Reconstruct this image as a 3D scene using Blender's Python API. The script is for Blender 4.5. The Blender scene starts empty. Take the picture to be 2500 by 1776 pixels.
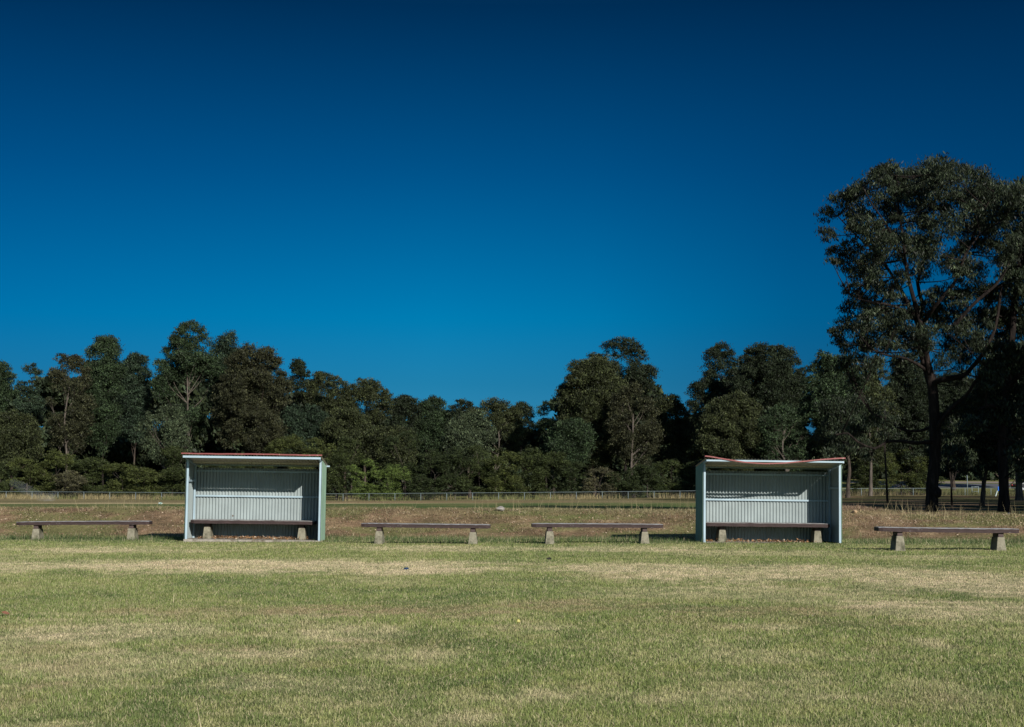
import bpy, bmesh, math, random
import numpy as np
from mathutils import Vector, Matrix

R = math.radians
C = bpy.context.scene.collection
scene = bpy.context.scene
rng = np.random.default_rng(7)
random.seed(7)

# ------------------------------------------------------------------ camera, sun, sky, exposure
FPX, CX, CY, CAMZ = 4000.0, 1250.0, 888.0, 1.30
PITCH = math.atan(304.0 / FPX)
cam_d = bpy.data.cameras.new("camera"); cam = bpy.data.objects.new("camera", cam_d); C.objects.link(cam)
cam_d.sensor_width = 36.0; cam_d.sensor_fit = 'HORIZONTAL'; cam_d.lens = FPX / 2500.0 * 36.0
cam_d.clip_start = 0.1; cam_d.clip_end = 4000.0
cam.location = (0, 0, CAMZ); cam.rotation_euler = (math.pi / 2 + PITCH, 0, 0)
scene.camera = cam

SUNV = Vector((0.57, -1.10, 0.552)).normalized()        # towards the sun
SUN_EL = math.asin(SUNV.z); SUN_AZ = math.atan2(SUNV.x, SUNV.y)
sun_d = bpy.data.lights.new("sun", 'SUN'); sun_d.energy = 4.8; sun_d.angle = R(0.5); sun_d.color = (1.0, 0.95, 0.87)
sun = bpy.data.objects.new("sun", sun_d); C.objects.link(sun)
sun.rotation_euler = (-SUNV).to_track_quat('-Z', 'Y').to_euler()
sun.location = (30, -60, 60)

scene.view_settings.view_transform = 'Standard'; scene.view_settings.look = 'None'
scene.view_settings.exposure = 0.7; scene.view_settings.gamma = 1.0
scene.view_settings.use_curve_mapping = False
scene.cycles.max_bounces = 6; scene.cycles.transparent_max_bounces = 8
scene.cycles.diffuse_bounces = 3; scene.cycles.glossy_bounces = 2
scene.cycles.sample_clamp_indirect = 4.0

world = bpy.data.worlds.new("World"); scene.world = world; world.use_nodes = True
nt = world.node_tree; nt.nodes.clear()
def N(tree, t, **kw):
    n = tree.nodes.new(t)
    for k, v in kw.items(): setattr(n, k, v)
    return n
def ramp_set(node, stops, interp='LINEAR'):
    cr = node.color_ramp; cr.interpolation = interp
    while len(cr.elements) > 1: cr.elements.remove(cr.elements[-1])
    cr.elements[0].position = stops[0][0]; cr.elements[0].color = (*stops[0][1], 1)
    for p, c in stops[1:]:
        e = cr.elements.new(p); e.color = (*c, 1)
sky = N(nt, 'ShaderNodeTexSky'); sky.sky_type = 'NISHITA'; sky.sun_disc = False
sky.sun_elevation = SUN_EL; sky.sun_rotation = SUN_AZ
sky.air_density = 1.0; sky.dust_density = 0.3; sky.ozone_density = 3.0
tc = N(nt, 'ShaderNodeTexCoord'); sep = N(nt, 'ShaderNodeSeparateXYZ')
nt.links.new(tc.outputs['Generated'], sep.inputs[0])
bg = N(nt, 'ShaderNodeBackground'); bg.inputs['Strength'].default_value = 0.1
out = N(nt, 'ShaderNodeOutputWorld'); nt.links.new(bg.outputs[0], out.inputs[0])
# deep polarised blue opposite the sun: tinted by height above the horizon, untouched on the sun's side
mr = N(nt, 'ShaderNodeMapRange'); mr.inputs['From Min'].default_value = 0.0; mr.inputs['From Max'].default_value = 0.5
nt.links.new(sep.outputs['Z'], mr.inputs['Value'])
rz = N(nt, 'ShaderNodeValToRGB'); nt.links.new(mr.outputs[0], rz.inputs[0])
ramp_set(rz, [(0.0, (.050, .20, .44)), (.126, (.015, .168, .327)), (.206, (.0, .185, .34)), (.29, (.0, .150, .280)), (.38, (.0, .112, .222)), (.574, (.0, .051, .104)), (.70, (.03, .10, .16)), (1.0, (.25, .40, .50))])
mx = N(nt, 'ShaderNodeMapRange'); mx.inputs['From Min'].default_value = -0.4; mx.inputs['From Max'].default_value = 0.4
nt.links.new(sep.outputs['X'], mx.inputs['Value'])
rx = N(nt, 'ShaderNodeValToRGB'); nt.links.new(mx.outputs[0], rx.inputs[0])
ramp_set(rx, [(0.0, (.76, .76, .82)), (0.125, (.80, .80, .86)), (0.44, (1, 1, 1)), (0.56, (.93, .93, .95)), (0.712, (.62, .62, .70)), (0.9, (.48, .48, .56)), (1.0, (.45, .45, .53))])
wz = N(nt, 'ShaderNodeMapRange'); wz.inputs['From Min'].default_value = 0.10; wz.inputs['From Max'].default_value = 0.30
wz.inputs['To Min'].default_value = 1.0; wz.inputs['To Max'].default_value = 0.1
nt.links.new(sep.outputs['Z'], wz.inputs['Value'])
mixx = N(nt, 'ShaderNodeMix', data_type='RGBA'); mixx.inputs[6].default_value = (1, 1, 1, 1)
nt.links.new(wz.outputs[0], mixx.inputs[0]); nt.links.new(rx.outputs[0], mixx.inputs[7])
m1 = N(nt, 'ShaderNodeMix', data_type='RGBA', blend_type='MULTIPLY'); m1.inputs[0].default_value = 1
nt.links.new(sky.outputs[0], m1.inputs[6]); nt.links.new(rz.outputs[0], m1.inputs[7])
m2 = N(nt, 'ShaderNodeMix', data_type='RGBA', blend_type='MULTIPLY'); m2.inputs[0].default_value = 1
nt.links.new(m1.outputs[2], m2.inputs[6]); nt.links.new(mixx.outputs[2], m2.inputs[7])
yb_ = N(nt, 'ShaderNodeMapRange'); yb_.inputs['From Min'].default_value = -0.25; yb_.inputs['From Max'].default_value = 0.45
nt.links.new(sep.outputs['Y'], yb_.inputs['Value'])
hs = N(nt, 'ShaderNodeMix', data_type='RGBA', blend_type='MULTIPLY'); hs.inputs[0].default_value = 1; hs.inputs[7].default_value = (.42, .55, .61, 1)
nt.links.new(sky.outputs[0], hs.inputs[6])
mf = N(nt, 'ShaderNodeMix', data_type='RGBA'); nt.links.new(yb_.outputs[0], mf.inputs[0])
nt.links.new(hs.outputs[2], mf.inputs[6]); nt.links.new(m2.outputs[2], mf.inputs[7])
nt.links.new(mf.outputs[2], bg.inputs['Color'])

# ------------------------------------------------------------------ helpers
def P(px, py, Y):
    """world point on the sight line of photo pixel (px, py) at depth Y"""
    c = (px - CX) / FPX; u = (CY - py) / FPX
    dy = math.cos(PITCH) - u * math.sin(PITCH); dz = math.sin(PITCH) + u * math.cos(PITCH)
    t = Y / dy
    return Vector((c * t, Y, CAMZ + t * dz))
def PXM(Y): return FPX / Y

def hash2(ix, iy, s):
    h = np.sin(ix * 127.1 + iy * 311.7 + s * 74.7) * 43758.5453
    return h - np.floor(h)
def vnoise(x, y, s=0.0):
    x = np.asarray(x, float); y = np.asarray(y, float)
    ix = np.floor(x); iy = np.floor(y); fx = x - ix; fy = y - iy
    fx = fx * fx * (3 - 2 * fx); fy = fy * fy * (3 - 2 * fy)
    a = hash2(ix, iy, s); b = hash2(ix + 1, iy, s); c = hash2(ix, iy + 1, s); d = hash2(ix + 1, iy + 1, s)
    return (a * (1 - fx) + b * fx) * (1 - fy) + (c * (1 - fx) + d * fx) * fy
def fbm(x, y, s=0.0, o=4):
    v = 0; a = 0.5; t = 0
    for i in range(o):
        v = v + a * vnoise(x, y, s + i * 3.1); t += a; a *= .5; x = x * 2.03 + 11.3; y = y * 2.03 + 5.7
    return v / t
def sstep(a, b, x):
    t = np.clip((np.asarray(x, float) - a) / (b - a), 0, 1); return t * t * (3 - 2 * t)

def set_mesh(me, V, F, col=None, smooth=False):
    V = np.asarray(V, np.float32); F = np.asarray(F, np.int32)
    n = F.shape[1]
    me.vertices.add(len(V)); me.vertices.foreach_set('co', V.ravel())
    me.loops.add(F.size); me.loops.foreach_set('vertex_index', F.ravel())
    me.polygons.add(len(F)); me.polygons.foreach_set('loop_start', np.arange(0, F.size, n, dtype=np.int32))
    me.polygons.foreach_set('loop_total', np.full(len(F), n, np.int32))
    if smooth: me.polygons.foreach_set('use_smooth', np.ones(len(F), bool))
    me.update(calc_edges=True)
    if col is not None:
        a = me.attributes.new('Col', 'FLOAT_COLOR', 'POINT')
        cc = np.ones((len(V), 4), np.float32); cc[:, :3] = col; a.data.foreach_set('color', cc.ravel())
    return me
def link(name, me, mat=None, parent=None):
    o = bpy.data.objects.new(name, me); C.objects.link(o)
    if mat is not None:
        for m in (mat if isinstance(mat, (list, tuple)) else [mat]): me.materials.append(m)
    if parent is not None: o.parent = parent
    return o
def empty(name, loc=(0, 0, 0), rot=(0, 0, 0)):
    o = bpy.data.objects.new(name, None); C.objects.link(o); o.location = loc; o.rotation_euler = rot
    o.empty_display_size = 0.2
    return o
def tag(o, label=None, cat=None, group=None, kind=None):
    if label: o['label'] = label
    if cat: o['category'] = cat
    if group: o['group'] = group
    if kind: o['kind'] = kind
    return o

class MB:
    def __init__(s): s.v = []; s.f = []; s.m = []; s.mi = 0
    def add(s, vs, fs):
        b = len(s.v); s.v += [tuple(p) for p in vs]; s.f += [tuple(i + b for i in q) for q in fs]; s.m += [s.mi] * len(fs)
    def box(s, x0, x1, y0, y1, z0, z1, M=None):
        vs = [Vector((x, y, z)) for z in (z0, z1) for y in (y0, y1) for x in (x0, x1)]
        if M is not None: vs = [M @ p for p in vs]
        s.add(vs, [(0, 2, 3, 1), (4, 5, 7, 6), (0, 1, 5, 4), (2, 6, 7, 3), (0, 4, 6, 2), (1, 3, 7, 5)])
    def bar(s, a, b, w, h):
        """box-section bar from a to b, w across, h high"""
        a = Vector(a); b = Vector(b); d = (b - a).normalized()
        up = Vector((0, 0, 1)) if abs(d.z) < .95 else Vector((0, 1, 0))
        sd = d.cross(up).normalized(); up = sd.cross(d)
        vs = []
        for p in (a, b):
            for i, j in ((-1, -1), (1, -1), (1, 1), (-1, 1)): vs.append(p + sd * (i * w / 2) + up * (j * h / 2))
        s.add(vs, [(3, 2, 1, 0), (4, 5, 6, 7), (0, 1, 5, 4), (1, 2, 6, 5), (2, 3, 7, 6), (3, 0, 4, 7)])
    def tube(s, pts, rad, n=8, caps=True):
        pts = [Vector(p) for p in pts]
        if not hasattr(rad, '__len__'): rad = [rad] * len(pts)
        vs = []; fs = []
        prev = None
        for i, p in enumerate(pts):
            d = (pts[min(i + 1, len(pts) - 1)] - pts[max(i - 1, 0)])
            d = d.normalized() if d.length > 1e-9 else Vector((0, 0, 1))
            if prev is None:
                a = d.orthogonal().normalized()
            else:
                a = (prev - d * prev.dot(d)); a = a.normalized() if a.length > 1e-6 else d.orthogonal().normalized()
            prev = a; b = d.cross(a)
            for k in range(n):
                t = 2 * math.pi * k / n
                vs.append(p + (a * math.cos(t) + b * math.sin(t)) * rad[i])
        for i in range(len(pts) - 1):
            for k in range(n):
                k2 = (k + 1) % n
                fs.append((i * n + k, i * n + k2, (i + 1) * n + k2, (i + 1) * n + k))
        if caps:
            fs.append(tuple(range(n - 1, -1, -1))); fs.append(tuple((len(pts) - 1) * n + k for k in range(n)))
        s.add(vs, fs)
    def build(s, name, mat, parent=None, smooth=False, bevel=0.0, seg=2):
        me = bpy.data.meshes.new(name); me.from_pydata([tuple(p) for p in s.v], [], s.f); me.update()
        if bevel:
            bm = bmesh.new(); bm.from_mesh(me)
            es = [e for e in bm.edges if e.is_manifold and e.calc_face_angle(0) > 0.5]
            bmesh.ops.bevel(bm, geom=es, offset=bevel, segments=seg, affect='EDGES', profile=.6)
            bm.to_mesh(me); bm.free()
        elif any(s.m):
            me.polygons.foreach_set('material_index', np.array(s.m, np.int32))
        if smooth:
            me.polygons.foreach_set('use_smooth', np.ones(len(me.polygons), bool))
        me.update()
        return link(name, me, mat, parent)

# ------------------------------------------------------------------ materials
def mat_new(name):
    m = bpy.data.materials.new(name); m.use_nodes = True
    t = m.node_tree; b = t.nodes['Principled BSDF']
    return m, t, b
def noise(t, scale, detail=4, rough=.6, coords='Object', stretch=None, dist=0.0):
    tcn = N(t, 'ShaderNodeTexCoord'); n = N(t, 'ShaderNodeTexNoise')
    n.inputs['Scale'].default_value = scale; n.inputs['Detail'].default_value = detail
    n.inputs['Roughness'].default_value = rough; n.inputs['Distortion'].default_value = dist
    if stretch:
        mp = N(t, 'ShaderNodeMapping'); mp.inputs['Scale'].default_value = stretch
        t.links.new(tcn.outputs[coords], mp.inputs[0]); t.links.new(mp.outputs[0], n.inputs['Vector'])
    else: t.links.new(tcn.outputs[coords], n.inputs['Vector'])
    return n
def rampn(t, src, stops, interp='LINEAR'):
    r = N(t, 'ShaderNodeValToRGB'); ramp_set(r, stops, interp); t.links.new(src, r.inputs[0]); return r
def mixn(t, fac, a, b, mode='MIX'):
    m = N(t, 'ShaderNodeMix', data_type='RGBA', blend_type=mode)
    for i, v in ((0, fac), (6, a), (7, b)):
        if isinstance(v, (int, float)): m.inputs[i].default_value = v
        elif isinstance(v, tuple): m.inputs[i].default_value = (*v, 1)
        else: t.links.new(v, m.inputs[i])
    return m
def bumpn(t, b, h, strength, dist):
    bp = N(t, 'ShaderNodeBump'); bp.inputs['Strength'].default_value = strength; bp.inputs['Distance'].default_value = dist
    t.links.new(h, bp.inputs['Height']); t.links.new(bp.outputs[0], b.inputs['Normal'])

def painted(name, col, wear=(.25, .22, .17), wear_lo=.66, wear_hi=.78, rough=.5, sc=6.0, streak=(3, 3, .6), var=.12):
    m, t, b = mat_new(name)
    n1 = noise(t, sc, 6, .65, stretch=streak); n2 = noise(t, 1.7, 4)
    r1 = rampn(t, n1.outputs[0], [(wear_lo, (0, 0, 0)), (wear_hi, (1, 1, 1))])
    lo = tuple(c * (1 - var) for c in col); hi = tuple(min(1, c * (1 + var)) for c in col)
    base = rampn(t, n2.outputs[0], [(.3, lo), (.7, hi)])
    mm = mixn(t, r1.outputs[0], base.outputs[0], wear)
    t.links.new(mm.outputs[2], b.inputs['Base Color']); b.inputs['Roughness'].default_value = rough
    b.inputs['Specular IOR Level'].default_value = .3
    n3 = noise(t, 60, 3); bumpn(t, b, n3.outputs[0], .12, .003)
    return m
M = {}
M['frame'] = painted('pale_blue_paint', (.24, .315, .36), rough=.45)
M['inner'] = painted('pale_grey_green_sheet', (.195, .228, .230), wear=(.16, .15, .12), wear_lo=.68, wear_hi=.80, rough=.5, streak=(4, 4, .5), sc=4)
M['outer'] = painted('green_sheet', (.135, .205, .150), wear=(.2, .2, .16), wear_lo=.7, wear_hi=.82)
M['red'] = painted('red_roof_paint', (.165, .046, .043), wear=(.30, .2, .17), wear_lo=.6, wear_hi=.75)
M['cream'] = painted('cream_roof_underside', (.50, .45, .36), wear=(.26, .22, .16), wear_lo=.5, wear_hi=.72)

def mat_plank(worn=.42):
    m, t, b = mat_new('weathered_brown_timber')
    n1 = noise(t, 9, 8, .7, stretch=(.6, 5, 5)); n2 = noise(t, 3.0, 6, .7, stretch=(1, 3, 3)); n3 = noise(t, 30, 6, .7, stretch=(.25, 6, 6))
    base = rampn(t, n1.outputs[0], [(.25, (.014, .0095, .009)), (.55, (.033, .021, .020)), (.8, (.060, .040, .036))])
    geo = N(t, 'ShaderNodeNewGeometry'); sp = N(t, 'ShaderNodeSeparateXYZ'); t.links.new(geo.outputs['Normal'], sp.inputs[0])
    mr_ = N(t, 'ShaderNodeMapRange'); mr_.inputs['From Min'].default_value = .35; mr_.inputs['From Max'].default_value = .9
    mr_.inputs['To Min'].default_value = 0; mr_.inputs['To Max'].default_value = worn
    t.links.new(sp.outputs['Z'], mr_.inputs['Value'])
    ad = N(t, 'ShaderNodeMath', operation='ADD'); t.links.new(n2.outputs[0], ad.inputs[0]); t.links.new(mr_.outputs[0], ad.inputs[1])
    w = rampn(t, ad.outputs[0], [(.63, (0, 0, 0)), (.74, (1, 1, 1))])
    grey = rampn(t, n3.outputs[0], [(.3, (.11, .105, .10)), (.7, (.27, .27, .27))])
    mm = mixn(t, w.outputs[0], base.outputs[0], grey.outputs[0])
    t.links.new(mm.outputs[2], b.inputs['Base Color']); b.inputs['Roughness'].default_value = .75
    b.inputs['Specular IOR Level'].default_value = .2
    bumpn(t, b, n3.outputs[0], .5, .006)
    return m
M['plank'] = mat_plank(.36); M['plank_worn'] = mat_plank(.62)
def mat_block():
    m, t, b = mat_new('dark_timber_block')
    n = noise(t, 20, 5, stretch=(1, 1, 4)); r = rampn(t, n.outputs[0], [(.3, (.025, .016, .015)), (.7, (.06, .036, .032))])
    t.links.new(r.outputs[0], b.inputs['Base Color']); b.inputs['Roughness'].default_value = .8
    return m
M['block'] = mat_block()
def mat_concrete(name, a=(.22, .205, .15), c=(.36, .34, .26), dk=(.10, .10, .065)):
    m, t, b = mat_new(name)
    n1 = noise(t, 14, 8, .7); n2 = noise(t, 5, 5); n3 = noise(t, 70, 4)
    base = rampn(t, n1.outputs[0], [(.3, a), (.7, c)])
    w = rampn(t, n2.outputs[0], [(.5, (0, 0, 0)), (.66, (1, 1, 1))])
    mm = mixn(t, w.outputs[0], base.outputs[0], dk); mm.inputs[0].default_value = .5
    m3 = mixn(t, .35, mm.outputs[2], n3.outputs[0], 'OVERLAY')
    t.links.new(m3.outputs[2], b.inputs['Base Color']); b.inputs['Roughness'].default_value = .9
    b.inputs['Specular IOR Level'].default_value = .15
    bumpn(t, b, n1.outputs[0], .5, .01)
    return m
M['concrete'] = mat_concrete('lichen_concrete', (.11, .10, .073), (.21, .195, .145), (.06, .058, .038))
M['slab'] = mat_concrete('slab_concrete', (.17, .15, .125), (.27, .245, .21), (.09, .075, .055))
M['granite'] = mat_concrete('granite', (.16, .145, .13), (.29, .265, .24), (.10, .095, .085))
M['rockb'] = mat_concrete('sandstone', (.20, .14, .08), (.36, .25, .15), (.10, .07, .045))
def mat_plain(name, col, rough=.6, metal=0.0, var=.15, sc=12):
    m, t, b = mat_new(name)
    n = noise(t, sc, 4); r = rampn(t, n.outputs[0], [(.3, tuple(c * (1 - var) for c in col)), (.7, tuple(min(1, c * (1 + var)) for c in col))])
    t.links.new(r.outputs[0], b.inputs['Base Color']); b.inputs['Roughness'].default_value = rough; b.inputs['Metallic'].default_value = metal
    b.inputs['Specular IOR Level'].default_value = .3
    return m
M['galv'] = mat_plain('galvanised_tube', (.14, .175, .185), .5, .2)
M['wire'] = mat_plain('galvanised_wire', (.06, .065, .062), .6, .2)

def mat_leaf(name, transl=.25, rough=.45, spec=.35):
    m, t, b = mat_new(name)
    a = N(t, 'ShaderNodeAttribute'); a.attribute_name = 'Col'
    t.links.new(a.outputs['Color'], b.inputs['Base Color'])
    b.inputs['Roughness'].default_value = rough; b.inputs['Specular IOR Level'].default_value = spec
    tr = N(t, 'ShaderNodeBsdfTranslucent'); t.links.new(a.outputs['Color'], tr.inputs['Color'])
    mx_ = N(t, 'ShaderNodeMixShader'); mx_.inputs[0].default_value = transl
    o = t.nodes['Material Output']
    t.links.new(b.outputs[0], mx_.inputs[1]); t.links.new(tr.outputs[0], mx_.inputs[2]); t.links.new(mx_.outputs[0], o.inputs['Surface'])
    return m
M['leaf'] = mat_leaf('gum_leaf', .15, .55, .12)
M['gloss'] = mat_leaf('glossy_gum_leaf', .15, .5, .14)
M['needle'] = mat_leaf('feathery_leaf', .2, .6, .15)
M['grass'] = mat_leaf('grass_blade', .3, .65, .12)
M['litter'] = mat_leaf('dry_litter', .0, .9, .05)

def mat_bark(name, a, c, hi, sc=3.0):
    m, t, b = mat_new(name)
    n1 = noise(t, sc, 8, .75, stretch=(3, 3, .35), dist=.6); n2 = noise(t, .8, 4)
    base = rampn(t, n1.outputs[0], [(.36, a), (.55, c), (.74, hi)])
    v = rampn(t, n2.outputs[0], [(.3, (.7, .7, .7)), (.7, (1.15, 1.1, 1.05))])
    mm = mixn(t, 1.0, base.outputs[0], v.outputs[0], 'MULTIPLY')
    t.links.new(mm.outputs[2], b.inputs['Base Color']); b.inputs['Roughness'].default_value = .9; b.inputs['Specular IOR Level'].default_value = .1
    bumpn(t, b, n1.outputs[0], .9, .06)
    return m
M['ironbark'] = mat_bark('dark_furrowed_bark', (.005, .004, .0036), (.017, .013, .0115), (.062, .046, .039))
M['bark_mid'] = mat_bark('grey_brown_bark', (.018, .014, .012), (.05, .040, .033), (.12, .098, .08))
M['bark_pale'] = mat_bark('pale_smooth_bark', (.03, .026, .022), (.085, .073, .062), (.18, .16, .138), 1.6)
M['bark_dark'] = mat_bark('black_bark', (.006, .005, .005), (.02, .016, .014), (.05, .04, .035))

# ------------------------------------------------------------------ terrain
XF = [-120, -65, -42, -22, 0, 22, 44, 62, 120]; ZF = [0.0, -.05, -.21, -.36, -.20, 0.0, .31, .38, .5]
def bank_foot(x): return 42.3 - 0.10 * np.clip(x, -14, 12) + .35 * (vnoise(x * .35, x * 0 + 3.3, 5) - .5)
def terrain(x, y):
    x = np.asarray(x, float); y = np.asarray(y, float)
    yb = bank_foot(x)
    H = np.interp(x, [-20, -8, 0, 6, 12, 20], [.70, .69, .67, .63, .55, .52]) + .07 * (fbm(x * .5, y * .4, 2) - .5)
    up = sstep(0, 1, (y - yb - .6) / 5.6)
    zfence = np.interp(x, XF, ZF)
    zfar = .27 + (zfence - .27) * sstep(112, 208, y)
    down = sstep(0, 1, (y - yb - 6.4) / 9.0)
    z = up * (H * (1 - down)) + down * zfar
    # rising verge and road beyond the fence
    w = sstep(30, 55, x)
    rise = np.interp(y, [208, 212, 232, 255, 330, 600], [0, .05, .85, 1.95, 4.2, 7.0])
    z = z + rise * w
    z = z + (1 - w) * np.interp(y, [208, 300, 600], [0, .6, 2.0])
    # low dirt heap behind the right shelter
    g = np.exp(-(((x - 9.9) / 1.15) ** 2 + ((y - 48.4) / 1.2) ** 2)); z = z + .20 * g
    z = z + .035 * (fbm(x * .45, y * .45, 9, 3) - .5) * sstep(20, 40, y) + .012 * (fbm(x * 1.7, y * 1.7, 4, 3) - .5)
    z = z - 6.0 * sstep(700, 1400, y)
    return z

def W(px, py):
    Y = CAMZ * FPX / (py - 1192.0); return (px - CX) * Y / FPX, Y
# worn and dry patches on the lawn: (px, py, half width px, half height px, strength)  -> fixed places on the ground
STRAW_PX = [(600, 1381, 650, 17, 1.0), (1010, 1385, 240, 16, .7), (250, 1377, 330, 10, .4), (1560, 1386, 240, 12, .8), (1950, 1400, 560, 24, .75),
            (2350, 1420, 380, 34, .8), (2400, 1490, 330, 30, .55), (1900, 1445, 420, 20, .35), (230, 1540, 280, 26, .75), (60, 1555, 160, 40, .5),
            (380, 1530, 160, 14, .6), (240, 1630, 280, 40, .55), (880, 1545, 150, 22, .55), (560, 1600, 180, 26, .4), (1020, 1600, 140, 30, .4),
            (2270, 1570, 60, 16, .7), (640, 1660, 140, 20, .4), (1120, 1745, 130, 18, .5), (1330, 1690, 100, 26, .45), (820, 1665, 120, 16, .35),
            (1480, 1340, 260, 8, .6), (1050, 1340, 220, 8, .55), (260, 1345, 260, 8, .5), (1850, 1352, 240, 8, .4), (2230, 1362, 230, 8, .55),
            (1320, 1530, 130, 12, .5), (1850, 1530, 120, 8, .5), (2300, 1690, 130, 40, .3), (160, 1765, 200, 14, .3)]
BROWN_PX = [(860, 1488, 330, 13, .8), (1120, 1490, 140, 16, .6), (420, 1490, 200, 12, .5), (1420, 1480, 220, 14, .6), (1850, 1490, 260, 14, .6),
            (560, 1580, 130, 12, .5), (140, 1668, 70, 12, .9), (1270, 1532, 90, 10, .4), (1410, 1672, 40, 6, .6), (1000, 1570, 160, 20, .35), (700, 1620, 180, 12, .3), (2100, 1520, 200, 10, .4)]
GREEN_PX = [(700, 1358, 900, 7, .8), (1900, 1366, 700, 9, .8), (300, 1430, 420, 26, .5), (900, 1440, 300, 20, .45), (1500, 1590, 300, 40, .4), (2200, 1620, 260, 40, .4), (2000, 1740, 500, 40, .4)]
def patches(x, y, lst):
    m = np.zeros_like(x)
    nx = (fbm(x * 1.3, y * .8, 31, 4) - .5) + .45 * (vnoise(x * 9, y * 6, 33) - .5) + .3 * (vnoise(x * 23, y * 15, 34) - .5)
    for px, py, rx_, ry_, s in lst:
        if py > 1500 and lst is STRAW_PX: s *= .72
        X0, Y0 = W(px, py); rX = rx_ * Y0 / FPX; rY = (CAMZ * FPX / (py - ry_ - 1192) - CAMZ * FPX / (py + ry_ - 1192)) / 2
        d = np.sqrt(((x - X0) / rX) ** 2 + ((y - Y0) / rY) ** 2)
        m = np.maximum(m, s * (1 - sstep(.55, 1.25, d + nx * 1.1)))
    return m
G_DARK = np.array((.092, .128, .042)); G_MID = np.array((.150, .188, .060)); G_YEL = np.array((.208, .226, .073))
STRAW = np.array((.490, .408, .265)); BROWN = np.array((.275, .205, .125)); MULCH = np.array((.225, .150, .095)); MULCH2 = np.array((.145, .102, .062))
def lerp(a, b, t): return a + (b - a) * t[..., None]
def lawn_masks(x, y):
    n = fbm(x * .55, y * .30, 1, 5); n2 = fbm(x * 1.6, y * .9, 17, 4); n3 = fbm(x * 6, y * 4, 23, 3); n4 = fbm(x * .35, y * 2.6, 27, 4)
    st = np.clip(sstep(.50, .74, .45 * n + .30 * n4 + .25 * n3) * .5 + patches(x, y, STRAW_PX) * (.62 + .7 * sstep(.3, .7, n3)) * .92, 0, 1)
    br = np.clip(patches(x, y, BROWN_PX) * (.4 + .8 * sstep(.3, .65, n3)) + .4 * sstep(.62, .78, n2), 0, 1)
    gr = np.clip(patches(x, y, GREEN_PX), 0, 1)
    return n, n2, n3, st, br, gr
def ground_color(x, y):
    x = np.asarray(x, float); y = np.asarray(y, float)
    n, n2, n3, st, br, gr = lawn_masks(x, y)
    c = lerp(np.broadcast_to(G_DARK, x.shape + (3,)), G_MID, sstep(.25, .6, n2))
    c = lerp(c, G_YEL, sstep(.45, .7, n3) * .6 + .25 * sstep(.4, .6, n))
    c = lerp(c, STRAW, st * (1 - .8 * gr)); c = lerp(c, BROWN, br * .8 * (1 - .7 * gr))
    # bank: dead grass, bark litter and soil, greener at its foot
    yb = bank_foot(x); t = (y - yb)
    m1_ = fbm(x * 2.2, y * 1.6, 41, 4); m2_ = fbm(x * .6, y * .8, 43, 4)
    cb = lerp(np.broadcast_to(MULCH2, x.shape + (3,)), MULCH, sstep(.3, .6, m1_))
    cb = lerp(cb, np.array((.30, .225, .135)), sstep(.55, .75, m1_) * .7)
    cb = lerp(cb, np.array((.150, .158, .062)), sstep(.44, .60, m2_) * .7 + .5 * sstep(.8, .0, np.abs(x - 1) / 9) * sstep(2.6, 5, t) * .6)
    # greener strip along the row
    cf = lerp(np.broadcast_to(np.array((.065, .095, .034)), x.shape + (3,)), np.array((.12, .14, .055)), sstep(.35, .65, n2))
    c = lerp(c, cf, .75 * sstep(-4.6, -3.2, t) * sstep(.33, .52, n + .2 * (n3 - .5)))
    c = lerp(c, cb, sstep(-1.4, 1.7, t + 2.6 * (n2 - .5) + 1.4 * (m2_ - .5)))
    # pale dry crest towards the middle and right
    c = lerp(c, np.array((.21, .185, .095)), .75 * sstep(4.6, 5.6, t) * sstep(-4, 1, x) * (1 - .5 * sstep(8, 10, x)))
    # back field: green strip, pale worn line, dry grass up to the fence
    f = fbm(x * .12, y * .06, 51, 4); f2 = fbm(x * .5, y * .12, 53, 3)
    gf = lerp(np.broadcast_to(np.array((.070, .105, .036)), x.shape + (3,)), np.array((.125, .135, .055)), sstep(.3, .7, f2))
    dry = lerp(np.broadcast_to(np.array((.155, .130, .068)), x.shape + (3,)), np.array((.22, .175, .10)), sstep(.35, .65, f))
    dry = lerp(dry, np.array((.115, .115, .050)), sstep(.5, .75, f2) * .6)
    c = lerp(c, gf, sstep(52, 62, y))
    pale = np.array((.36, .29, .17))
    edge = 106 + 6 * (fbm(x * .05, x * 0 + 2, 57, 3) - .5) + .10 * np.clip(x + 10, 0, 30)
    c = lerp(c, dry, sstep(-1.0, 1.5, y - edge - 8 - 10 * sstep(-8, 2, x) * 0))
    c = lerp(c, pale, sstep(-1, 1, y - edge) * sstep(14, 7, y - edge) * (1 - .8 * sstep(-14, 2, x)) * .9)
    c = lerp(c, np.array((.25, .165, .095)), sstep(-1, 3, y - edge - 10) * sstep(42, 12, y - edge) * sstep(-30, -14, x) * (1 - sstep(-2, 8, x)) * .8)
    # bare earth and thin grass under the park trees, colours darkened for their shade
    pk = sstep(12.5, 17, x) * sstep(52, 60, y) * (1 - sstep(200, 212, y))
    e = lerp(np.broadcast_to(np.array((.055, .053, .024)), x.shape + (3,)), np.array((.145, .098, .060)), sstep(.48, .66, fbm(x * .35, y * .09, 61, 4)))
    c = lerp(c, e, pk)
    hp = np.exp(-(((x - 9.9) / 1.2) ** 2 + ((y - 48.4) / 1.3) ** 2)); c = lerp(c, np.array((.19, .125, .085)), sstep(.35, .6, hp))
    vg = sstep(212, 216, y); c = lerp(c, np.array((.13, .13, .05)), vg)
    return c

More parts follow.
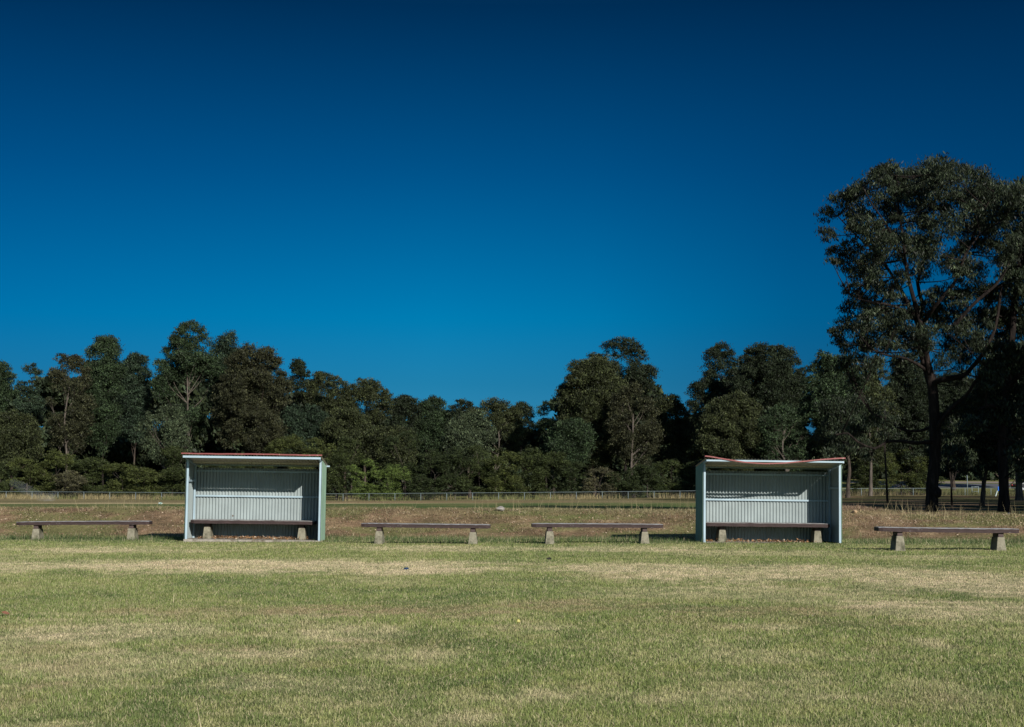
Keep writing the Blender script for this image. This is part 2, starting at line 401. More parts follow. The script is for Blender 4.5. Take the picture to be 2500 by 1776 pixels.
def build_ground():
    ys = np.concatenate([np.linspace(-80, 3, 12), np.arange(4, 55, .22), np.arange(55, 130, 1.0), np.arange(130, 300, 2.5), np.geomspace(300, 2200, 22)])
    s = np.linspace(-1, 1, 321); xs = np.sinh(s * 5.0) / np.sinh(5.0) * 1200
    xs = np.unique(np.concatenate([xs, np.arange(-22, 22.01, .25)])); xs.sort()
    X, Y = np.meshgrid(xs, ys); Z = terrain(X, Y)
    col = ground_color(X.ravel(), Y.ravel())
    V = np.stack([X.ravel(), Y.ravel(), Z.ravel()], 1)
    ny, nx = X.shape; i = np.arange(ny - 1)[:, None] * nx + np.arange(nx - 1)[None, :]
    i = i.ravel(); F = np.stack([i, i + 1, i + nx + 1, i + nx], 1)
    me = bpy.data.meshes.new('ground'); set_mesh(me, V, F, col, True)
    m, t, b = mat_new('turf_and_soil')
    a = N(t, 'ShaderNodeAttribute'); a.attribute_name = 'Col'
    n1 = noise(t, 14, 8, .75); n2 = noise(t, 60, 5, .7); n3 = noise(t, 3, 6, .7)
    r1 = rampn(t, n1.outputs[0], [(.3, (.45, .45, .42)), (.5, (.95, .95, .95)), (.72, (1.5, 1.45, 1.4))])
    r2 = rampn(t, n2.outputs[0], [(.3, (.55, .55, .55)), (.7, (1.35, 1.35, 1.3))])
    r3 = rampn(t, n3.outputs[0], [(.3, (.75, .78, .72)), (.7, (1.2, 1.17, 1.15))])
    k = mixn(t, 1.0, a.outputs['Color'], r1.outputs[0], 'MULTIPLY'); k = mixn(t, 1.0, k.outputs[2], r2.outputs[0], 'MULTIPLY'); k = mixn(t, 1.0, k.outputs[2], r3.outputs[0], 'MULTIPLY')
    t.links.new(k.outputs[2], b.inputs['Base Color']); b.inputs['Roughness'].default_value = 1.0; b.inputs['Specular IOR Level'].default_value = .05
    bumpn(t, b, n1.outputs[0], .8, .05)
    return tag(link('ground', me, m), 'mown sports ground with dry patches and a bank behind the benches', 'ground', kind='structure')
build_ground()

# ------------------------------------------------------------------ grass as real blades
def blades(x, y, h, w, col, lean=.5, bend=.35, seg2=True):
    n = len(x); z = terrain(x, y) - .004
    a = rng.uniform(0, 2 * np.pi, n); b = rng.uniform(0, 2 * np.pi, n)
    dx = np.cos(a) * w / 2; dy = np.sin(a) * w / 2
    ln = np.abs(rng.normal(0, lean, n)); lx = np.cos(b) * ln * h; ly = np.sin(b) * ln * h
    hz = h / np.sqrt(1 + ln ** 2)
    p = np.stack([x, y, z], 1); d = np.stack([dx, dy, 0 * dx], 1)
    mid = p + np.stack([lx * .35, ly * .35, hz * .55], 1); tip = p + np.stack([lx * (1 + bend), ly * (1 + bend), hz], 1)
    if seg2:
        V = np.stack([p - d, p + d, mid + d * .8, mid - d * .8, tip + d * .1, tip - d * .1], 1).reshape(-1, 3)
        i = np.arange(n) * 6
        F = np.concatenate([np.stack([i, i + 1, i + 2, i + 3], 1), np.stack([i + 3, i + 2, i + 4, i + 5], 1)])
        cc = np.repeat(col, 6, 0)
    else:
        V = np.stack([p - d, p + d, tip + d * .15, tip - d * .15], 1).reshape(-1, 3)
        i = np.arange(n) * 4; F = np.stack([i, i + 1, i + 2, i + 3], 1); cc = np.repeat(col, 4, 0)
    return V, F, cc
def join(parts):
    V = []; F = []; Cc = []; b = 0
    for v, f, c in parts: V.append(v); F.append(f + b); Cc.append(c); b += len(v)
    return np.concatenate(V), np.concatenate(F), np.concatenate(Cc)
def vary(col, lo=.6, hi=1.45, straw=.15, green=.15):
    n = len(col); k = rng.uniform(lo, hi, n)[:, None]; c = col * k
    r = rng.random(n)
    c = np.where((r < straw)[:, None], c * .35 + STRAW * rng.uniform(.6, 1.15, n)[:, None] * .65, c)
    c = np.where((r > 1 - green)[:, None], c * .4 + G_MID * rng.uniform(.5, 1.2, n)[:, None] * .6, c)
    return c
def build_lawn():
    parts = []
    def zone(y0, y1, d0, ref, pw, hgt, wid, seg2):
        # density d0 at distance ref, thinning as the ground recedes
        ycent = np.linspace(y0, y1, 30)
        for a, b in zip(ycent[:-1], ycent[1:]):
            ym = (a + b) / 2; half = .3125 * ym * 1.16 + .8
            n = int(d0 * (ref / ym) ** pw * 2 * half * (b - a))
            x = rng.uniform(-half, half, n); y = rng.uniform(a, b, n)
            keep = y < bank_foot(x) + .8; n_edge = vnoise(x * 4, y * 4, 12)
            # slabs of the two shelters stay clear
            keep &= ~((np.abs(x + 6.30) < 1.66) & (y > 39.55 + .2 * n_edge) & (y < 41.3)) & ~((np.abs(x - 6.22) < 1.76) & (y > 38.5 + .2 * n_edge) & (y < 40.3))
            x = x[keep]; y = y[keep]; n = len(x)
            _, n2, n3, st, br, gr = lawn_masks(x, y)
            c = vary(ground_color(x, y), .55, 1.5, .20, .16)
            h = hgt * rng.uniform(.45, 1.35, n) * (1 - .45 * np.maximum(st, br)) * (.75 + .6 * n2) * (ym / ref) ** .25
            w = wid * rng.uniform(.7, 1.3, n) * (ym / ref) ** .85
            parts.append(blades(x, y, h, w, c, .55, .4, seg2))
    zone(7.6, 17, 8000, 9, 1.6, .026, .0038, True)
    zone(17, 44.5, 4200, 17, 1.6, .028, .0068, False)
    # long pale cut stalks lying on the turf
    n = 420; y = 8 + 22 * rng.random(n) ** 1.3; x = rng.uniform(-1, 1, n) * (.3125 * y * 1.1 + .5)
    parts.append(blades(x, y, rng.uniform(.06, .20, n), rng.uniform(.0025, .005, n) * (y / 9) ** .6, np.tile(STRAW * 1.15, (n, 1)) * rng.uniform(.7, 1.2, n)[:, None], 12.0, .1, False))
    n = 5000; y = 8 + 30 * rng.random(n); x = rng.uniform(-1, 1, n) * (.3125 * y * 1.1 + .5); keep = fbm(x * 2.1, y * 1.7, 37, 3) > .56; x = x[keep]; y = y[keep]; n = len(x)
    parts.append(blades(x, y, rng.uniform(.035, .07, n), rng.uniform(.005, .010, n) * (y / 9) ** .6, np.tile(G_DARK, (n, 1)) * rng.uniform(.5, 1.0, n)[:, None], .6, .4, False))
    V, F, c = join(parts)
    me = bpy.data.meshes.new('lawn_grass'); set_mesh(me, V, F, c)
    tag(link('lawn_grass', me, M['grass']), 'short patchy grass blades of the mown sports field', 'grass', kind='stuff')
    # longer grass along the row of benches, dead tufts on the bank, pale stalks on its crest
    parts = []
    n = 30000; x = rng.uniform(-16, 15, n); y = bank_foot(x) + rng.normal(-1.7, 1.25, n)
    keep = (fbm(x * 1.1, y * 1.1, 71, 3) > .42) & ~((np.abs(x + 6.30) < 1.66) & (y > 39.2) & (y < 41.3)) & ~((np.abs(x - 6.22) < 1.76) & (y > 38.2) & (y < 40.3))
    x = x[keep]; y = y[keep]; c = np.tile(np.array((.050, .078, .028)), (len(x), 1)); c = vary(c, .5, 1.7, .16, .1)
    parts.append(blades(x, y, rng.uniform(.05, .15, len(x)), rng.uniform(.007, .014, len(x)), c, .4, .5, False))
    n = 150000; x = rng.uniform(-17, 17, n); y = bank_foot(x) + rng.uniform(.2, 8.5, n)
    keep = fbm(x * 1.5, y * 1.2, 73, 3) > .38 + .12 * (y - bank_foot(x) < 4.2)
    keep &= ~((np.abs(x + 6.24) < 1.75) & (y < 41.7)) & ~((np.abs(x - 6.15) < 1.75) & (y < 40.6))
    x = x[keep]; y = y[keep]; c = vary(ground_color(x, y), .3, 1.5, .14, .10)
    parts.append(blades(x, y, rng.uniform(.02, .085, len(x)) * (.5 + fbm(x * 3, y * 2.2, 75, 2)), rng.uniform(.007, .018, len(x)), c, .9, .5, False))
    n = 520; x = np.concatenate([rng.normal(9.8 + 1.7, .7, 110), rng.normal(-11.3, .8, 40), rng.normal(14.5, 1.2, 60), rng.uniform(-1, 7, 190), rng.uniform(-16, 16, 120)])
    y = bank_foot(x) + rng.uniform(4.3, 6.6, n); c = np.tile(np.array((.30, .25, .14)), (n, 1)) * rng.uniform(.6, 1.2, n)[:, None]
    parts.append(blades(x, y, rng.uniform(.15, .52, n), rng.uniform(.005, .010, n), c, .3, .5, False))
    V, F, c = join(parts); me = bpy.data.meshes.new('bank_grass'); set_mesh(me, V, F, c)
    tag(link('bank_grass', me, M['grass']), 'long green and dead grass on the bank behind the benches', 'grass', kind='stuff')
    # rank dry grass along the far fence
    n = 26000; x = rng.uniform(-84, 84, n); y = rng.uniform(204, 217, n)
    f = fbm(x * .12, y * .2, 81, 4); keep = rng.random(n) < sstep(.32, .62, f) * np.where(y < 207.5, .25, 1.0)
    x = x[keep]; y = y[keep]; n = len(x)
    c = np.where((fbm(x * .1, y * .1, 83, 3) > .5)[:, None], np.array((.25, .205, .105)), np.array((.15, .155, .06))) * rng.uniform(.5, 1.3, n)[:, None]
    c = c * np.where(x > 24, .55, 1.0)[:, None]  # shade of the park trees put into the blade colour at right
    hh = np.where(y < 207.5, .22, .62) * rng.uniform(.5, 1.3, n)
    V, F, c = blades(x, y, hh, rng.uniform(.03, .08, n), c, .25, .4, False)
    me = bpy.data.meshes.new('fence_grass'); set_mesh(me, V, F, c)
    tag(link('fence_grass', me, M['grass']), 'tall dry grass growing along the far wire fence', 'grass', kind='stuff')
    # bark chips and clods on the bank
    n = 15000; x = rng.uniform(-17, 17, n); y = bank_foot(x) + .8 + 5.4 * rng.beta(1.6, 1.2, n)
    keep = fbm(x * .8, y * .9, 91, 3) > .40; x = x[keep]; y = y[keep]; n = len(x); z = terrain(x, y)
    s = rng.uniform(.008, .024, n); a = rng.uniform(0, 6.28, n); tl = rng.uniform(-.6, .6, n)
    u = np.stack([np.cos(a), np.sin(a), tl], 1) * s[:, None]; v = np.stack([-np.sin(a), np.cos(a), rng.uniform(-.2, 1.0, n)], 1) * (s * .5)[:, None]
    p = np.stack([x, y, z + .014], 1)
    V = np.stack([p - u - v, p + u - v, p + u + v, p - u + v], 1).reshape(-1, 3); i = np.arange(n) * 4
    F = np.stack([i, i + 1, i + 2, i + 3], 1)
    c = np.where((rng.random(n) < .3)[:, None], np.array((.38, .29, .21)), np.array((.22, .14, .09))) * rng.uniform(.4, 1.2, n)[:, None]
    me = bpy.data.meshes.new('bark_litter'); set_mesh(me, V, F, np.repeat(c, 4, 0))
    tag(link('bark_litter', me, M['litter']), 'reddish bark chips strewn over the bank behind the benches', 'litter', kind='stuff')
build_lawn()

# ------------------------------------------------------------------ shelters
def corr(parent, name, origin, u, nrm, width, zlo, zhi, mats, pitch=.078, amp=.0150, vdir=(0, 0, 1), flip=False, phase=0.0, dents=0.0, seed=1):
    """corrugated sheet: ribs along vdir, waves along u; a front and a back skin 2 mm apart. zlo/zhi are functions of the position along u."""
    origin = Vector(origin); u = Vector(u); nrm = Vector(nrm); v = Vector(vdir)
    k = int(width / pitch * 8); us = np.linspace(0, width, k + 1)
    rows = 9 if dents else 3
    r_ = random.Random(seed); ph = [(r_.uniform(0, width), r_.uniform(.3, .9), r_.uniform(-1, 1)) for _ in range(7)]
    mb = MB()
    for skin, off in ((0, .001), (1, -.001)):
        mb.mi = skin; vs = []
        for j in range(rows):
            t = j / (rows - 1)
            for s in us:
                z = zlo(s) + (zhi(s) - zlo(s)) * t
                dn = amp * math.sin(2 * math.pi * s / pitch + phase) + off + (.0045 if int(s / .762) % 2 else 0)
                if dents:
                    for (pu, pt, pa) in ph: dn += dents * pa * math.exp(-((s - pu) / .14) ** 2 - ((t - pt) / .16) ** 2)
                vs.append(origin + u * s + v * z + nrm * dn)
        fs = []
        w = len(us)
        for j in range(rows - 1):
            for i in range(w - 1):
                q = (j * w + i, j * w + i + 1, (j + 1) * w + i + 1, (j + 1) * w + i)
                fs.append(q if skin == 0 else q[::-1])
        mb.add(vs, fs)
    return mb.build(name, mats, parent, smooth=True)

def bench(name, label, L, legx, loc, rotz, roll, warp=0.0, seed=0, group='timber plank benches along the field edge', dep=.48):
    r_ = random.Random(seed)
    t = empty(name, loc, (0, roll, rotz)); tag(t, label, 'bench', group)
    top, th = .465, .092
    # plank: swept box with slight wear, rounded ends
    n = 36; vs = []; fs = []
    prof = [(-dep / 2, 0), (-dep / 2, th * .88), (-dep / 2 + .016, th), (dep / 2 - .016, th), (dep / 2, th * .88), (dep / 2, 0)]
    for i in range(n + 1):
        x = -L / 2 + L * i / n; e = min(1.0, .86 + .14 * min(i, n - i) / 1.0)
        w = warp * math.sin(math.pi * i / n) + r_.uniform(-.002, .002)
        for (py, pz) in prof:
            vs.append((x, py * e + r_.uniform(-.003, .003), top - th + (pz - th / 2) * e + th / 2 + w + r_.uniform(-.0025, .0025)))
    m = len(prof)
    for i in range(n):
        for k in range(m):
            k2 = (k + 1) % m; fs.append((i * m + k2, i * m + k, (i + 1) * m + k, (i + 1) * m + k2))
    fs.append(tuple(range(m))); fs.append(tuple(n * m + k for k in range(m - 1, -1, -1)))
    mb = MB(); mb.add(vs, fs); mb.build('seat', M['plank_worn' if seed in (3, 4) else 'plank'], t)
    for lx in legx:
        mb = MB(); h = .285
        b0, b1, d0, d1 = .112, .074, .235, .20
        vs = [(lx - b0, -d0, -.06), (lx + b0, -d0, -.06), (lx + b0, d0, -.06), (lx - b0, d0, -.06), (lx - b1, -d1, h), (lx + b1, -d1, h), (lx + b1, d1, h), (lx - b1, d1, h)]
        vs = [(a + r_.uniform(-.004, .004), b, c) for a, b, c in vs]
        mb.add(vs, [(3, 2, 1, 0), (4, 5, 6, 7), (0, 1, 5, 4), (1, 2, 6, 5), (2, 3, 7, 6), (3, 0, 4, 7)])
        lg = mb.build('leg', M['concrete'], t, bevel=.012)
        mb = MB(); mb.box(lx - .055, lx + .055, -.19, .19, h + .002, top - th - .001)
        mb.build('bearer', M['block'], lg, bevel=.004, seg=1)
    return t

def shelter(name, label, loc, rotz, roll, W_=3.27, D=1.12, sag=0.0, shift=0.0, gap=.018, seed=1, slab=(-.02, .02), tail=False, railz=(1.71, 1.09), side_rail=(1.46, 1.38), zf=2.022, zb=1.895, wall_top=1.79, rw=.10, fh=.052):
    t = empty(name, loc, (0, roll, rotz)); tag(t, label, 'shelter', 'corrugated players shelters beside the field')
    hw = W_ / 2; ps = .05
    def zt(y): return zf + (zb - zf) * y / D
    mb = MB(); mb.box(-hw + slab[0], hw + slab[1], -.10, D + .06, -.12, .045); mb.build('floor_slab', M['slab'], t, bevel=.008, seg=1)
    for sx in (-1, 1):
        mb = MB(); x = sx * (hw - ps / 2); mb.bar((x, ps / 2, .03), (x, ps / 2, zt(0) - .055), ps, ps); mb.build('post', M['frame'], t, bevel=.004, seg=1)
        mb = MB(); x = sx * (hw - ps / 2 - .006); mb.bar((x, D - .055, .03), (x, D - .055, zt(D) - .03), ps, ps); mb.build('post', M['frame'], t, bevel=.004, seg=1)
        # side sheet outside the posts
        ox = sx * (hw + .012)
        corr(t, 'side_wall', (ox, .012, 0), (0, 1, 0), (sx, 0, 0), D - .02, lambda s: .04, lambda s: zt(s) - .035, [M['outer'], M['inner']] if sx > 0 else [M['outer'], M['inner']], seed=seed + sx)
        mb = MB(); zr = side_rail[0] if sx < 0 else side_rail[1]; mb.bar((sx * (hw - .022), ps + .002, zr), (sx * (hw - .022), D - .082, zr), .035, .045); mb.build('side_rail', M['frame'], t)
    corr(t, 'back_wall', (-hw + .004, D, 0), (1, 0, 0), (0, -1, 0), W_ - .008, lambda s: .045, lambda s: wall_top, [M['inner'], M['outer']], dents=.006, seed=seed)
    for z in railz:
        mb = MB(); mb.bar((-hw + .060, D - .036, z), (hw - .060, D - .036, z), .040, .044); mb.build('back_rail', M['frame'], t, bevel=.003, seg=1)
    # roof frame: front fascia, middle and rear purlins
    ov = .50
    mb = MB(); mb.bar((-hw - rw / 2 + .03 + shift, -ov + .03, zt(-ov) - .045), (hw + rw / 2 - .03 + shift, -ov + .03, zt(-ov) - .045), .05, fh); mb.build('fascia_beam', M['frame'], t, bevel=.004, seg=1)
    for sx in (-1, 1):
        mb = MB(); mb.bar((sx * (hw - .03) + shift * .7, -ov + .058, zt(-ov) - .046), (sx * (hw - .03) + shift * .7, D + .02, zt(D) - .046), .045, .045); mb.build('rafter', M['frame'], t)
    mb = MB(); mb.bar((-hw + .055, D * .52, zt(D * .52) - .040), (hw - .055, D * .52, zt(D * .52) - .040), .05, .034); mb.build('purlin', M['cream'], t)
    mb = MB(); mb.bar((-hw + (0 if not tail else -.02), D + .048, zt(D) - .028), (hw + (.10 if tail else .03), D + .048, zt(D) - .028), .04, .036); mb.build('purlin', M['frame'], t)
    sl = Vector((0, D, zb - zf)).normalized(); nn = Vector((0, -sl.z, sl.y))
    run = (D + .14 + ov - .06)
    o = Vector((-hw - rw / 2 + shift, -ov + .06, zt(-ov + .06) - .002))
    corr(t, 'roof', o, (1, 0, 0), nn, W_ + rw, lambda s: 0.0, lambda s: run, [M['red'], M['cream']], vdir=sl, amp=.016, seed=seed)
    # bent red edge strip along the front of the roof, sagging where it has come loose
    n = 64; vs = []; fs = []; r_ = random.Random(seed)
    for i in range(n + 1):
        f = i / n; x = -hw - rw / 2 - .005 + shift + (W_ + rw + .01) * f
        dz = -sag * (math.sin(math.pi * f ** .85)) ** 1.5 + .004 * math.sin(f * 9 + seed) + .0015 * math.sin(f * 41)
        z = zt(-ov) + gap + dz; dy = -.03 * (sag > 0) * math.sin(math.pi * f)
        for (yy, zz) in ((-ov - .012, -.012), (-ov - .012, .015), (-ov - .008, .018), (-ov + .022, .018), (-ov + .022, .014), (-ov - .006, .013), (-ov - .008, -.012)):
            k = 1.0
            vs.append((x, yy + dy * k, z + zz + (0 if k == 1 else -dz * .65)))
    m = 7
    for i in range(n):
        for k in range(m):
            k2 = (k + 1) % m; fs.append((i * m + k, i * m + k2, (i + 1) * m + k2, (i + 1) * m + k))
    fs.append(tuple(range(m - 1, -1, -1))); fs.append(tuple(n * m + k for k in range(m)))
    mb = MB(); mb.add(vs, fs); mb.build('roof_edge', M['red'], t)
    return t
S1 = shelter('players_shelter', 'pale blue corrugated shelter with a nearly straight red roof edge, between two benches at left', (-6.305, 40.0, .0), R(1.5), R(.75), tail=True, seed=3, gap=.030)
S2 = shelter('players_shelter', 'corrugated shelter whose red roof edge sags in the middle, nearest the big gum tree', (6.165, 39.0, -.045), R(2.0), R(.70), W_=3.28, sag=.15, shift=-.03, gap=.050, seed=8, slab=(.05, .17), railz=(1.67, 1.05), side_rail=(1.40, 1.36), zf=1.968, zb=1.862, wall_top=1.757, rw=.024, fh=.040)

BR = 'timber plank benches along the field edge'
def benchpx(name, label, x0, x1, l0, l1, d, basey, roll, rotz=0.0, seed=0, warp=0.0):
    s = PXM(d); xm = (x0 + x1) / 2
    p = P(xm, basey, d)
    return bench(name, label, (x1 - x0) / s, [(l0 - xm) / s, (l1 - xm) / s], p, rotz, roll, warp, seed, BR)
benchpx('plank_bench', 'brown plank bench left of the straight-roofed shelter, at the far left of the row', 46, 366.5, 93, 322.5, 41.1, 1318.6, R(-.25), R(1), 1, .006)
benchpx('plank_bench', 'worn plank bench standing just right of the straight-roofed shelter', 884, 1196, 927, 1154, 38.3, 1328.0, R(.62), R(-1), 2, .0)
benchpx('plank_bench', 'grey-topped plank bench just left of the sagging-roofed shelter', 1298.5, 1616, 1341.5, 1572, 38.3, 1327.8, R(.36), R(2.5), 3, .004)
benchpx('plank_bench', 'plank bench right of the sagging-roofed shelter, at the far right of the row', 2140, 2481, 2192, 2437, 34.2, 1343.5, R(.75), R(1), 4, -.006)
def in_shelter(S, label, x0, x1, l0, l1, yoff, seed):
    b = bench('plank_bench', label, x1 - x0, [l0 - (x0 + x1) / 2, l1 - (x0 + x1) / 2], (0, 0, 0), 0, 0, 0, seed, BR, .70)
    b.matrix_world = S.matrix_basis @ Matrix.Translation(((x0 + x1) / 2, yoff, .046))
    return b
in_shelter(S1, 'brown plank bench inside the straight-roofed shelter', -1.58, 1.455, -1.187, 1.132, .72, 5)
in_shelter(S2, 'brown plank bench inside the sagging-roofed shelter', -1.58, 1.47, -1.106, 1.197, .72, 6)

def litter_in(S, name, label, n, x0, x1, seed):
    r = np.random.default_rng(seed); x = r.uniform(x0, x1, n); y = .25 + .80 * r.beta(2.2, 1.0, n); a = r.uniform(0, 6.28, n)
    s = r.uniform(.015, .045, n); lift = r.uniform(.004, .07, n) * r.random(n)
    u = np.stack([np.cos(a), np.sin(a), r.uniform(-.8, .8, n)], 1) * s[:, None]; v = np.stack([-np.sin(a), np.cos(a), r.uniform(-.5, .9, n)], 1) * (s * .35)[:, None]
    p = np.stack([x, y, .056 + lift], 1)
    V = np.stack([p - u, p + v, p + u, p - v], 1).reshape(-1, 3); i = np.arange(n) * 4; F = np.stack([i, i + 1, i + 2, i + 3], 1)
    c = np.where((r.random(n) < .25)[:, None], np.array((.40, .33, .25)), np.array((.27, .15, .075))) * r.uniform(.5, 1.2, n)[:, None]
    me = bpy.data.meshes.new(name); set_mesh(me, V, F, np.repeat(c, 4, 0)); o = link(name, me, M['litter']); o.matrix_world = S.matrix_basis
    tag(o, label, 'leaf litter', kind='stuff')
def rust():
    vs = [(0, 0, 0)]; g = random.Random(4); n = 14
    for i in range(n): a = 2 * math.pi * i / n; r = .018 * g.uniform(.7, 1.25); vs.append((r * 1.25 * math.cos(a), 0, r * math.sin(a)))
    mb = MB(); mb.add(vs, [(0, 1 + (i + 1) % n, 1 + i) for i in range(n)])
    o = mb.build('rust_hole', mat_plain('rust', (.07, .035, .018), .9), S1); o.location = (-.646, 1.104, .600)
rust()
litter_in(S1, 'leaf_litter', 'dry orange leaf litter on the floor of the straight-roofed shelter', 1500, -1.45, 1.3, 1)
litter_in(S2, 'leaf_litter', 'dry orange leaf litter on the floor of the sagging-roofed shelter', 700, -1.5, 1.4, 2)

# ------------------------------------------------------------------ far wire fence
def build_fence():
    YF = 208.0; root = empty('wire_fence', (0, YF, 0)); tag(root, 'low wire mesh fence with a galvanised top rail before the far trees', 'fence')
    xs = np.arange(-83.7, 84, 3.28); zz = terrain(xs, np.full_like(xs, YF))
    mb = MB(); mb.tube([(x, 0, z + .93) for x, z in zip(xs, zz)], .019, 6); mb.build('top_rail', M['galv'], root, smooth=True)
    for x, z in zip(xs, zz):
        mb = MB(); mb.tube([(x + .0, .0, z - .3), (x, 0, z + .905)], .030, 6); mb.build('post', M['galv'], root, smooth=True)
    vs = []; fs = []
    def zg(x): return np.interp(x, xs, zz)
    for sgn in (1, -1):
        for x in np.arange(-83.5, 83.5, .16):
            x2 = x + sgn * .84; a = (x, zg(x) + .05); b = (x2, zg(x2) + .90); w = .0025
            k = len(vs); vs += [(a[0] - w, .004 * sgn, a[1]), (a[0] + w, .004 * sgn, a[1]), (b[0] + w, .004 * sgn, b[1]), (b[0] - w, .004 * sgn, b[1])]; fs.append((k, k + 1, k + 2, k + 3))
    mb = MB(); mb.add(vs, fs); mb.build('wire_mesh', M['wire'], root)
build_fence()

# ------------------------------------------------------------------ trees
def spline(pts, n):
    pts = [Vector(p) for p in pts]
    if len(pts) == 2: return [pts[0].lerp(pts[1], i / n) for i in range(n + 1)]
    o = []
    ext = [pts[0] * 2 - pts[1]] + pts + [pts[-1] * 2 - pts[-2]]
    per = max(2, n // (len(pts) - 1))
    for i in range(1, len(ext) - 2):
        p0, p1, p2, p3 = ext[i - 1], ext[i], ext[i + 1], ext[i + 2]
        for k in range(per):
            t = k / per
            o.append(.5 * ((2 * p1) + (p2 - p0) * t + (2 * p0 - 5 * p1 + 4 * p2 - p3) * t * t + (3 * p1 - p0 - 3 * p2 + p3) * t ** 3))
    o.append(pts[-1]); return o
def limb(mb, pts, r0, r1, n=10, seg=8, jit=0.0, r_=random, flare=0.0):
    q = spline(pts, n); m = len(q)
    rad = []
    for i in range(m):
        f = i / (m - 1); r = r0 + (r1 - r0) * f ** .8
        if flare: r *= 1 + flare * max(0, 1 - f * 9)
        rad.append(r * (1 + jit * r_.uniform(-1, 1)))
    mb.tube(q, rad, seg, caps=False); return q

def leaf_cloud(g, clumps, k, ln, wd, base, droop=.7, sub=.34, shell=.45, tones=None, contrast=.35):
    """clumps: (cx,cy,cz, rx,ry,rz). Leaves gather in sprays inside each clump; each leaf is a small folded diamond."""
    Vs = []; Cs = []
    for (cx, cy, cz, ax, ay, az) in clumps:
        n = max(12, int(k * (ax * az + ax * ay + ay * az) / 3 * 3.1))
        m = max(5, int(n / 26))
        d = g.normal(size=(m, 3)); d[:, 2] += .35; d /= np.linalg.norm(d, axis=1)[:, None]
        rr = shell + (1 - shell) * g.random(m) ** .6
        cs = d * rr[:, None]
        tone = 1 + contrast * g.normal(size=m)
        idx = g.integers(0, m, n)
        q = cs[idx] + g.normal(0, sub * .55, (n, 3)) * np.array((1, 1, .75))
        p = np.array((cx, cy, cz)) + q * np.array((ax, ay, az))
        Vs.append(p); 
        tn = np.clip(tone[idx], .45, 1.9)[:, None] * g.uniform(.45, 1.65, n)[:, None]
        Cs.append(tn)
    p = np.concatenate(Vs); tn = np.concatenate(Cs); n = len(p)
    a = g.uniform(0, 2 * np.pi, n)
    dirv = np.stack([np.cos(a), np.sin(a), -droop * 1.6 + g.normal(0, .45, n)], 1); dirv /= np.linalg.norm(dirv, axis=1)[:, None]
    o = g.normal(size=(n, 3)); sd = np.cross(dirv, o); sd /= np.maximum(np.linalg.norm(sd, axis=1), 1e-6)[:, None]
    L = ln * g.uniform(.6, 1.4, n)[:, None]; Wd = wd * g.uniform(.6, 1.4, n)[:, None]
    nm = np.cross(sd, dirv)
    V = np.stack([p - dirv * L * .5, p + sd * Wd * .5 + nm * Wd * .15, p + dirv * L * .5, p - sd * Wd * .5 + nm * Wd * .15], 1).reshape(-1, 3)
    i = np.arange(n) * 4; F = np.stack([i, i + 1, i + 2, i + 3], 1)
    base = np.array(base)
    if tones is None: tones = (base, base * np.array((1.25, 1.1, .8)))
    mixv = g.random(n)[:, None] ** 2
    c = (np.array(tones[0]) * (1 - mixv) + np.array(tones[1]) * mixv) * tn
    return V, F, np.repeat(c, 4, 0)

def envelope(g, c, hw, hh, dp, n, style, rad=None, back=0.0):
    """clump centres inside an ellipsoidal crown; the upper rim is always occupied so that the outline reads"""
    cl = []; c = np.array(c); tries = 0
    rlo, rhi = rad if rad else (hw * .26, hw * .42)
    while len(cl) < n and tries < 6000:
        tries += 1
        u, v, w = g.uniform(-1, 1, 3)
        if u * u + v * v + w * w > 1: continue
        if style == 'umbrella' and (v < .15 and abs(u) < .6 and v > -.55): continue
        if style == 'airy' and (u * u + v * v < .10 or (v > 0 and g.random() < .18)): continue
        r = min(g.uniform(rlo, rhi), hw * .5, hh * .6)
        q = c + np.array((u * (hw - r * .75), w * (dp - r * .6) + back, v * (hh - r * .62)))
        if any(np.linalg.norm((q - np.array(e[:3])) / max(r, e[3])) < .6 for e in cl) and tries < 3500: continue
        cl.append((q[0], q[1], q[2], r, r, r * g.uniform(.78, 1.0)))
    m = int(max(7, 2.2 * hw / rhi + 4))
    for ang in np.linspace(.02, .98, m) * np.pi:
        if style == 'airy' and g.random() < .12: continue
        r = min(g.uniform(rlo, rhi) * .9, hw * .42, hh * .5); j = g.uniform(.80, 1.02)
        q = c + np.array((math.cos(ang) * (hw - r * .8) * j, g.uniform(-.3, .3) * dp + back, math.sin(ang) * (hh - r * .6) * j))
        cl.append((q[0], q[1], q[2], r, r, r * .85))
    return cl

